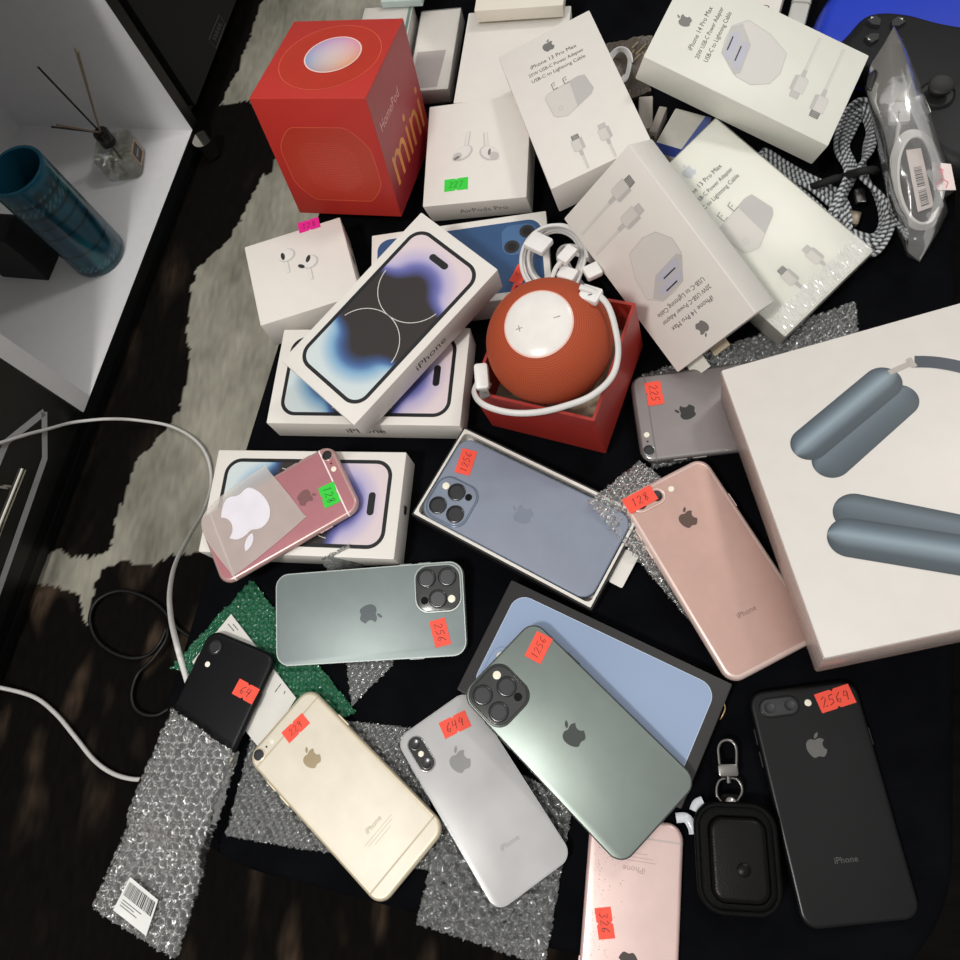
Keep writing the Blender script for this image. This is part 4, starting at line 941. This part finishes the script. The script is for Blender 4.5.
# ------------------------------------------------------------------ game controller
gp = thing('game_controller', 'black and blue game controller at the upper right corner of the table', 'game controller')
BLU = mat('blue_shell', (30, 60, 190), .28, var=.08, scale=10); GPB = mat('controller_black', (23, 23, 25), .5, var=.1, bump=.05, spec=.25)
def puffy(mb, px, z0, z1, m, steps=6, rise=.75):
    base = [p.xy for p in spline([at(x, y, (z0+z1)/2) for x, y in px], 5, True)]; c = sum(base, Vector((0, 0)))/len(base); loops = []
    for k in range(steps+1):
        a = PI/2*k/steps; s_ = 1 - .16*(1-math.cos(a)); loops.append([(c.x+(p.x-c.x)*s_, c.y+(p.y-c.y)*s_, z0+(z1-z0)*math.sin(a)) for p in base])
    bt = [(c.x+(p.x-c.x)*.86, c.y+(p.y-c.y)*.86, z0-.012) for p in base]
    mb.loft([bt] + loops, m)
mb = MB(); puffy(mb, [(809, 46), (814, 22), (830, -4), (862, -24), (920, -34), (1010, -40), (1060, -10), (1060, 90), (1010, 110), (980, 130), (945, 120), (908, 96), (846, 68), (826, 62)], .014, .040, BLU); mb.build('blue_shell', gp, smooth=50)
mb = MB(); puffy(mb, [(834, 54), (846, 34), (866, 16), (900, 16), (940, 26), (1000, 36), (1040, 44), (1040, 96), (1000, 160), (965, 172), (934, 158), (905, 116), (868, 78)], .030, .046, GPB); mb.build('face_plate', gp, smooth=50)
PAD = mat('controller_pad', (48, 48, 50), .3)
for k, (x, y) in enumerate(((873, 18), (895, 19), (871, 34), (893, 36))):
    c = at(x+2, y+4, .048); cc_ = at(885, 31, .048); mb = MB(); d = (Vector(c)-cc_); a = math.atan2(d.y, d.x)
    M = Matrix.Translation((c.x, c.y, .0455)) @ Matrix.Rotation(a-PI/2, 4, 'Z')
    pts = [(-.0050, .006), (.0050, .006), (.0050, -.002), (0, -.0070), (-.0050, -.002)]; mb.loft([[(x_, y_, 0) for x_, y_ in pts][::-1], [(x_*.9, y_*.9, .0038) for x_, y_ in pts][::-1]][::1], PAD, M=M); b = mb.build('direction_pad', gp)
    mb = MB(); mb.poly([(-.0018, .0042), (.0018, .0042), (0, .0062)][::1], .0040, LIGHTP, M); mb.build('arrow_mark', b)
c = at(938, 92, .050); mb = MB(); mb.lathe([(.0150, -.008), (.0150, -.002), (.0138, -.0005), (.0128, -.002)], mat('controller_rubber', (26, 26, 27), .6), 36, M=Matrix.Translation(c)); mb.build('stick_collar', gp, smooth=40)
mb = MB(); mb.lathe([(.006, -.006), (.006, .002), (.0098, .005), (.0103, .008), (.0090, .0095), (.0060, .0085), (.0002, .0082)], mat('controller_rubber', (26, 26, 27), .6), 32, M=Matrix.Translation(c)); mb.build('thumb_stick', gp, smooth=40)

# ------------------------------------------------------------------ clear bag with a white cable
def bz(y): return .060 - .045*max(0, min(1, (y-110)/130))
OUT = [(894, 26), (905, 44), (917, 74), (929, 108), (941, 148), (956, 190), (945, 198), (948, 212), (938, 232), (920, 262), (908, 257), (899, 238), (889, 205), (882, 172), (876, 140), (870, 112), (865, 88), (871, 64), (884, 44)]
bag = thing('zip_bag', 'clear plastic bag holding a white cable, lying over the game controller', 'bag')
BAG = film('clear_bag_film', (.93, .93, .93), .12, (.75, .75, .74), .05, .16, .35, 40)
mb = MB(); loops = []; c = (911, 150)
for s_, h in ((.2, .0200), (.55, .0185), (.8, .0135), (.95, .0060), (1, .0015), (.94, -.0015), (.5, -.002)):
    loops.append([at(c[0]+(x-c[0])*s_, c[1]+(y-c[1])*s_, max(.0015, bz(c[1]+(y-c[1])*s_) + h + (.0015*math.sin(k*2.1) if .3 < s_ < .99 else 0))) for k, (x, y) in enumerate(OUT)])
mb.loft(loops[::-1], BAG); mb.build('film', bag, smooth=60)
mb = MB(); hp = [at(x, y, bz(y)+.009) for x, y in ell(872, 80, 3.4, 10, 18, .35)]; mb.tube(hp, .0010, BLACKP, 6, True); mb.add(hp, [tuple(range(18))], BLACKP); mb.build('hang_hole', bag)
cb = thing('charging_cable', 'white cable coiled with barcode label inside the clear bag', 'cable')
pts = []
for k in range(8):
    for q, (x, y) in enumerate(ell(916+.5*k, 180, 25-1.2*(k % 4), 49-1.6*(k % 4), 16, -.10, 60, 420)[:-1]): pts.append(at(x, y, max(.006, bz(y)+.002+.0018*k*.8)))
mb = MB(); mb.tube(spline(pts, 4), .0016, CABLEW, 8); mb.build('cord', cb, smooth=60)
mb = MB(); block(mb, at(899, 124, .045), at(899, 104, .049), .0165, .007, PLASTICW, .001); ub = mb.build('usb_plug', cb, smooth=40)
mb = MB(); block(mb, at(899, 104, .049), at(901, 84, .052), .0125, .0045, mat('plug_metal', (150, 138, 122), .3, 1), .0004); sh = mb.build('plug_shell', ub, smooth=40)
mb = MB(); a, b = at(899, 110, .0535), at(898.5, 119, .0525); mb.tube([a, b], .0004, GREYP, 5); mb.tube([at(897, 113, .0533), at(901, 112, .0533)], .0003, GREYP, 5); mb.build('usb_mark', ub)
mb = MB(); block(mb, at(917, 97, .050), at(925, 116, .046), .0095, .006, PLASTICW, .001); mb.build('phone_plug', cb, smooth=40)
mb = MB(); mb.tube(spline([at(899, 124, .045), at(897, 138, .043), at(893, 158, .039), at(891, 175, .036)], 6), .0017, CABLEW, 8); mb.build('lead', cb, smooth=60)
mb = MB(); mb.tube(spline([at(925, 116, .046), at(931, 130, .043), at(938, 150, .040), at(943, 172, .036)], 6), .0017, CABLEW, 8); mb.build('lead', cb, smooth=60)
def flat_quad(mb, q, z, m, th=.0006):
    P = [at(x, y, zz) for (x, y), zz in zip(q, z)]; n = (P[1]-P[0]).cross(P[3]-P[0]).normalized(); n = n if n.z > 0 else -n
    mb.add([p - n*th for p in P] + P, [(0, 1, 2, 3), (7, 6, 5, 4), (0, 4, 5, 1), (1, 5, 6, 2), (2, 6, 7, 3), (3, 7, 4, 0)], m); return P, n
mb = MB(); ql = ((906, 150), (921, 148), (934, 206), (918, 212)); P, n = flat_quad(mb, ql, [bz(y)+.008 for x, y in ql], mat('bag_label', (222, 210, 205), .5)); bl = mb.build('barcode_label', cb)
mb = MB(); rnd = random.Random(4)
for (ta, tb_) in ((.30, .62), (.68, .95)):
    k = ta
    while k < tb_:
        h = rnd.choice((.008, .014, .02)); A = lambda u, v: P[0].lerp(P[1], u).lerp(P[3].lerp(P[2], u), v) + n*.0003
        mb.add([A(.25, k), A(.75, k), A(.75, k+h), A(.25, k+h)], [(0, 1, 2, 3), (3, 2, 1, 0)], DARKP); k += h + rnd.choice((.01, .016))
mb.build('barcode', bl)
mb = MB(); ql = ((932, 162), (951, 164), (956, 190), (934, 190)); P, n = flat_quad(mb, ql, [bz(y)+.013 for x, y in ql], mat('pink_white_tag', (238, 222, 220), .5)); tg = mb.build('paper_band', cb)
mb = MB(); mb.tube([at(x, y, bz(y)+.0145) for x, y in ((936, 166), (943, 170), (941, 178), (948, 182), (946, 188))], .0004, mat('pink_pen', (236, 130, 140), .5), 5); mb.build('pen_mark', tg)

# ------------------------------------------------------------------ small cartons and bits at the far end
r, w_, l_, t = posed('E1', 'accessory_box', 'narrow white film-wrapped carton right of the red speaker carton', 'box')
mb = MB(); carton(mb, w_, l_, t, WHITE); mb.build('carton', r, smooth=30)
mb = MB(); mb.poly([(-w_*.42, -l_*.47), (w_*.22, -l_*.47), (w_*.30, -l_*.02), (-w_*.42, -l_*.02)], t+.0001, mat('mauve_grey_patch', (190, 180, 178), .45)); mb.build('grey_panel', r)  # mauve-grey patch on the near half of the carton top
mb = MB(); mb.slab(w_+.0014, l_+.0014, -.0004, t+.0007, .002, .0008, FILM, n=2, steps=2); mb.build('shrink_wrap', r, smooth=30)
r, w_, l_, t = posed('E2', 'accessory_box', 'white carton with a green edge strip behind the red speaker carton', 'box')
mb = MB(); carton(mb, w_, l_, t, WHITE); mb.build('carton', r, smooth=30)
mb = MB(); mb.box(w_/2-.0042, w_/2-.0014, -l_/2, l_/2, t, t+.0006, mat('sea_green_strip', (112, 150, 138), .35)); mb.build('edge_strip', r)
mb = MB(); mb.slab(w_+.0014, l_+.0014, -.0004, t+.0007, .002, .0008, FILM, n=2, steps=2); mb.build('shrink_wrap', r, smooth=30)
r, w_, l_, t = posed('F', 'accessory_box', 'cream white carton at the top edge behind the blank white carton', 'box')
mb = MB(); carton(mb, w_, l_, t, CREAMW); mb.build('carton', r, smooth=30)
def loose_box(name, label, q, z0, t, m, cat='box', e=.0007):
    P = [at(x, y, z0+t) for x, y in q]; c = sum(P, Vector())/4; u = (P[1]-P[0]+P[2]-P[3])/2; v = (P[3]-P[0]+P[2]-P[1])/2
    r = thing(name, label, cat, (c.x, c.y, z0), (0, 0, math.atan2(u.y, u.x))); mb = MB(); mb.slab(u.length, v.length, 0, t, .0012, e, m, n=2, steps=2); return r, mb, u.length, v.length
r, mb, a, b = loose_box('accessory_box', 'pale teal carton at the top edge behind the red speaker carton', ((383, 2), (424, -1), (430, -50), (390, -48)), .0305, .008, mat('pale_teal_card', (190, 208, 204), .4)); mb.build('carton', r)
r, mb, a, b = loose_box('accessory_box', 'white carton with printed safety marks peeking out behind the charger carton', ((728, 14), (781, 18), (790, -40), (736, -44)), .012, .03, WHITE); mb.build('carton', r)
mb = MB(); mb.text('CE', .010, DARKP, a*.20, -b*.34, .0301, PI); mb.text('CE', .010, DARKP, a*.02, -b*.36, .0301, PI); mb.poly([(-a*.36, -b*.22), (-a*.16, -b*.22), (-a*.22, -b*.10), (-a*.34, -b*.10)], .0301, mat('navy_mark', (34, 48, 96), .4)); mb.build('safety_marks', r)
r, mb, a, b = loose_box('power_adapter', 'grey white power adapter at the top edge beside the blue controller', ((790, 26), (808, 27), (812, -14), (792, -16)), .004, .026, mat('grey_white_plastic', (196, 196, 190), .35), 'adapter', .003); mb.build('body', r, smooth=40)
mb = MB(); mb.box(-a*.5-.0002, a*.5+.0002, b*.06, b*.10, -.0002+.004, .0262, mat('seam_grey', (150, 150, 146), .5)); mb.build('seam', r)
r, mb, a, b = loose_box('cable_package', 'white packet with blue stripes between the charger cartons', ((659, 156), (687, 158), (712, 121), (668, 103)), .020, .012, mat('packet_white', (226, 224, 214), .4)); mb.build('packet', r)
mb = MB(); NV = mat('royal_blue_print', (44, 62, 138), .4); mb.poly([(-a/2, -b/2), (a/2, -b/2), (a/2, -b*.30), (-a/2, -b*.30)], .0121, NV); mb.poly([(a*.20, -b*.30), (a/2, -b*.30), (a/2, b/2), (a*.34, b/2)], .0121, mat('mid_blue_print', (96, 112, 176), .4)); mb.build('blue_stripes', r)
for k, (q, lab) in enumerate(((((637, 129), (651, 128), (655, 95), (640, 96)), 'small white plug block left of the blue-striped packet'), (((653, 131), (661, 133), (664, 106), (655, 105)), 'slim white plug block touching the blue-striped packet'))):
    r, mb, a, b = loose_box('plug_block', lab, q, .012 + .004*k, .016, mat('dull_white_plastic', (198, 190, 180), .4), 'adapter', .002); mb.build('body', r, smooth=40)
    mb = MB(); mb.box(-a*.2, a*.2, -b*.5-.003, -b*.5, .005, .011, DSTEEL); mb.build('contact', r)
# brown pouch with gold print and a white coil
def sheet(name, q, z, m, nx=20, ny=20, amp=.003, th=.001, fn=None, jag=.0, parent=None, seed=0, f=60):
    mb = MB(); P = [at(x, y, zz) for (x, y), zz in zip(q, z)]; vs = []; rd = random.Random(seed)
    for j in range(ny+1):
        for i in range(nx+1):
            u, v = i/nx, j/ny; p = P[0].lerp(P[1], u).lerp(P[3].lerp(P[2], u), v)
            if i in (0, nx) or j in (0, ny): p = p + Vector((rd.uniform(-jag, jag), rd.uniform(-jag, jag), 0))
            h = fn(p, u, v) if fn else 0
            vs.append((p.x, p.y, p.z + h + amp*noise.noise((p.x*f, p.y*f, seed))))
    n = len(vs); W_ = nx+1
    fs = [(j*W_+i, j*W_+i+1, (j+1)*W_+i+1, (j+1)*W_+i) for j in range(ny) for i in range(nx)]
    nrm = (Vector(vs[1])-Vector(vs[0])).cross(Vector(vs[W_])-Vector(vs[0])).z
    if nrm < 0: fs = [f_[::-1] for f_ in fs]
    rim = list(range(W_)) + [(j+1)*W_-1 for j in range(1, ny+1)] + [ny*W_+i for i in range(nx-1, -1, -1)] + [j*W_ for j in range(ny-1, 0, -1)]
    if nrm < 0: rim.reverse()
    bs = [(vs[i][0], vs[i][1], max(.0003, vs[i][2]-th)) for i in rim]
    # underside follows the sheet
    vs2 = vs + [(x, y, z_-th) for x, y, z_ in vs]; fs2 = fs + [tuple(n+k for k in reversed(f_)) for f_ in fs]
    k = len(rim); fs2 += [(rim[q_], n+rim[q_], n+rim[(q_+1) % k], rim[(q_+1) % k]) for q_ in range(k)]
    mb.add(vs2, fs2, m); return mb.build(name, parent, smooth=70)
pb = thing('foil_pouch', 'dark brown pouch with gold print between two charger cartons', 'pouch')
sheet('pouch', ((604, 44), (652, 36), (650, 92), (618, 104)), (.012,)*4, mat('brown_film', (84, 74, 64), .25, var=.3, scale=40, bump=.6), amp=.004, th=.004, jag=.001, parent=pb, seed=2)
mb = MB()
for (x0, y0, x1, y1) in ((632, 48, 638, 42), (636, 54, 646, 44), (642, 52, 646, 56), (634, 60, 640, 54), (630, 56, 634, 50)): mb.tube([at(x0, y0, .0165), at(x1, y1, .0165)], .0007, mat('gold_print', (196, 180, 140), .3, .6), 5)
mb.build('gold_print', pb)
ec = ring_coil('earphone_cord', 'small grey white cord ring on the brown pouch', [(619, 66, 9+1.3*k, 15+1.3*k, 15, .019+.0012*k) for k in range(4)], .0011)

# ------------------------------------------------------------------ leather earbud case with clasp
case = thing('earbud_case', 'black leather earbud case with snap button and metal clasp', 'case', at(735.5, 856, .0105).xy.to_3d() + Vector((0, 0, .0008)), (0, 0, math.radians(-2)))
LEA = mat('black_leather', (6, 6, 6), .55, var=.15, bump=.25, bscale=1200, spec=.1); LEB = mat('smooth_black_leather', (8, 7, 7), .32, bump=.1, bscale=900, spec=.16)
mb = MB(); mb.slab(.0540, .0695, 0, .021, .0160, .006, LEA, n=10, steps=5); mb.build('shell', case, smooth=50)
mb = MB(); a = [(x, y-.0005, .0190) for x, y in rrect(.0512, .0667, .0150, 10)]; mb.tube(a, .0022, LEA, 8, True); mb.build('rim', case, smooth=60)
mb = MB(); mb.slab(.0385, .0540, .019, .0255, .0095, .0042, LEB, n=8, cx=.0005, cy=-.001, steps=5); pd = mb.build('front_pad', case, smooth=50)
mb = MB(); mb.lathe([(.0046, .0255), (.0044, .0265), (.003, .0272), (.0002, .0274)], LEB, 20, M=Matrix.Translation((.003, -.007, 0))); mb.build('snap_button', pd, smooth=40)
LP = mw(case).inverted() @ at(730, 801, .008); mb = MB(); mb.slab(.0145, .0140, .006, .010, .004, .001, LEA, n=5, cx=LP.x, cy=LP.y-.002, steps=3); lp = mb.build('strap_loop', case, smooth=40)
mb = MB(); mb.lathe([(.0040, .010), (.0038, .0112), (.0022, .0122), (.0002, .0124)], STEEL, 20, M=Matrix.Translation((LP.x, LP.y-.001, 0))); mb.build('rivet', lp, smooth=40)
M_ = mw(case); loc = lambda x, y, z: M_.inverted() @ at(x, y, z)
mb = MB(); mb.tube(spline([loc(x, y, .010) for x, y in ((722, 803), (717, 796), (716.5, 787), (720, 780), (728, 778), (736, 779), (741, 785), (741.5, 793), (737, 801))], 4), .0013, DSTEEL, 8); mb.build('d_ring', case, smooth=60)
cl_ = MB(); block(cl_, loc(727, 764, .0105), loc(728.5, 776.5, .0105), .0140, .006, DSTEEL, .0008); ck = cl_.build('clasp', case, smooth=40)
mb = MB(); mb.tube(spline([loc(x, y, .0105) for x, y in ((719.5, 766), (718.5, 757), (718, 748), (721, 742), (727, 740), (733, 742.5), (735.8, 748), (736.3, 757), (736, 766))], 5), .0014, DSTEEL, 8); mb.build('hook', ck, smooth=60)
mb = MB(); mb.tube([loc(728, 776, .0105), loc(728.3, 783, .0105)], .0022, DSTEEL, 10); mb.build('swivel', ck, smooth=60)
# curved white plastic clip next to the case
wp = thing('plastic_clip', 'small curved white plastic clip between the leather case and pale pink phone', 'clip')
for pl in (((694, 811), (697, 804), (703, 801)), ((676, 818), (686, 818), (692, 826), (694, 834))):
    mb = MB(); mb.tube(spline([at(x, y, .005) for x, y in pl], 5), .0034, mat('white_gloss', (220, 226, 232), .15), 8, flat=.5); mb.build('arm', wp, smooth=60)
mb = MB(); mb.tube(spline([at(x, y, z) for x, y, z in ((722, 702, .003), (725, 708, .004), (722, 716, .003), (720, 719, .002))], 4), .0011, mat('brass', (176, 150, 112), .3, 1), 7); tag(mb.build('brass_chain_end', smooth=60), 'tiny brass chain end beside the flat black carton corner', 'chain')
# ------------------------------------------------------------------ packing: bubble wrap, card
BUB = film('bubble_film', (.90, .91, .91), .075, (.85, .87, .87), .07, .18, .25, 200)
BUBG = film('green_bubble_film', (.18, .62, .40), .30, (.05, .30, .16), .06, .10, .25, 200)
def bubbles(pitch, amp, rr=.46, rows=False):
    def fn(p, u, v):
        if rows: pass
        j = round(p.y/(pitch*.866)); best = 9
        for jj in (j-1, j, j+1):
            off = (jj % 2)*.5; i = round(p.x/pitch - off); dx = p.x-(i+off)*pitch; dy = p.y-jj*pitch*.866; best = min(best, math.hypot(dx, dy))
        d = best/(pitch*rr); return amp*math.sqrt(max(0, 1-d*d)) if d < 1 else 0
    return fn
def wrap(label, q, z, m=BUB, pitch=.0066, amp=.0028, res=.0009, noise_amp=.0022, extra=None, jag=.0010, seed=0):
    P = [at(x, y, zz) for (x, y), zz in zip(q, z)]; nx = int(max((P[1]-P[0]).length, (P[2]-P[3]).length)/res); ny = int(max((P[3]-P[0]).length, (P[2]-P[1]).length)/res)
    b = bubbles(pitch, amp); fn = (lambda p, u, v: b(p, u, v) + extra(u, v)) if extra else b
    o = sheet('bubble_wrap', q, z, m, nx, ny, noise_amp, .0006, fn, jag, None, seed, 170); return tag(o, label, 'bubble wrap')
# long pouch round the black phone: thick over the phone, flat below it, with seams along its length
def pouch_h(u, v):
    e = min(1, min(u, 1-u)/.16); ph = max(0, min(1, (.62-v)/.1)); side = max(0, min(1, (u+.03)/.06))*max(0, min(1, (1.03-u)/.06))
    return .0105*ph*side + .004*math.sqrt(e) + .0014*abs(math.sin(u*PI*8))
pw = wrap('long clear bubble wrap pouch over the lower half of the matte black phone', ((179, 707), (243, 753), (178, 958), (93, 906)), (.0055, .0055, .0055, .0055), pitch=.0066, amp=.0024, extra=pouch_h, seed=1)
mb = MB(); lq = ((130, 877), (158, 900), (146, 936), (113, 910)); zz = [.0155]*4; P, n = flat_quad(mb, lq, zz, mat('label_paper', (232, 234, 232), .5), .0004); bl = mb.build('barcode_label', pw); bl['label'] = 'white barcode label'
mb = MB(); rnd = random.Random(8); k = .06; A = lambda u, v: P[0].lerp(P[1], u).lerp(P[3].lerp(P[2], u), v) + n*.0002
while k < .92:
    h = rnd.choice((.012, .02, .034)); mb.add([A(k, .10), A(k+h, .10), A(k+h, .50), A(k, .50)], [(0, 1, 2, 3), (3, 2, 1, 0)], BLACKP); k += h + rnd.choice((.016, .024))
for i, (a_, b_) in enumerate(((.1, .7), (.1, .5), (.1, .62))):
    v = .60 + .08*i; mb.add([A(a_, v), A(b_, v), A(b_, v+.022), A(a_, v+.022)], [(0, 1, 2, 3), (3, 2, 1, 0)], GREYP)
mb.build('barcode', bl)
wrap('flat clear bubble wrap sheet under the gold phone', ((258, 712), (424, 729), (436, 871), (226, 836)), (.0015,)*4, amp=.0022, noise_amp=.0016, seed=2)
wrap('crumpled clear bubble wrap with big bubbles under the silver grey phone', ((462, 742), (574, 800), (545, 966), (416, 923)), (.0015,)*4, pitch=.0088, amp=.0032, noise_amp=.0026, seed=3)
wrap('green bubble wrap below the matte black phone', ((252, 580), (356, 712), (318, 730), (171, 668)), (.002,)*4, BUBG, .0066, .0022, noise_amp=.0012, seed=4)
wrap('small clear bubble wrap piece under the grey-green phone', ((322, 560), (350, 545), (394, 664), (352, 706)), (.030, .031, .002, .002), amp=.0012, noise_amp=.0006, seed=5, extra=lambda u, v: .031*max(0, 1-v/.14) - .029*(1-v))
wrap('dull clear bubble wrap under the rose gold phone', ((588, 502), (640, 461), (770, 560), (690, 622)), (.027, .009, .002, .002), amp=.0024, noise_amp=.0016, seed=6)
wrap('clear bubble wrap beneath the space grey phone', ((640, 376), (855, 302), (868, 415), (652, 470)), (.0015,)*4, pitch=.0075, amp=.0026, noise_amp=.0018, seed=7)
cd_ = MB(); flat_quad(cd_, ((231, 614), (296, 698), (262, 752), (192, 662)), (.0052,)*4, mat('receipt_paper', (222, 220, 214), .6), .0008); o = cd_.build('paper_card'); tag(o, 'white printed paper card behind the matte black phone', 'paper')
mb = MB()
for (x0, y0, x1, y1) in ((228, 624, 234, 631), (233, 624, 238, 630), (275, 692, 281, 684), (284, 694, 285, 691)): mb.tube([at(x0, y0, .0053), at(x1, y1, .0053)], .0004, GREYP, 5)
mb.build('pen_marks', o)
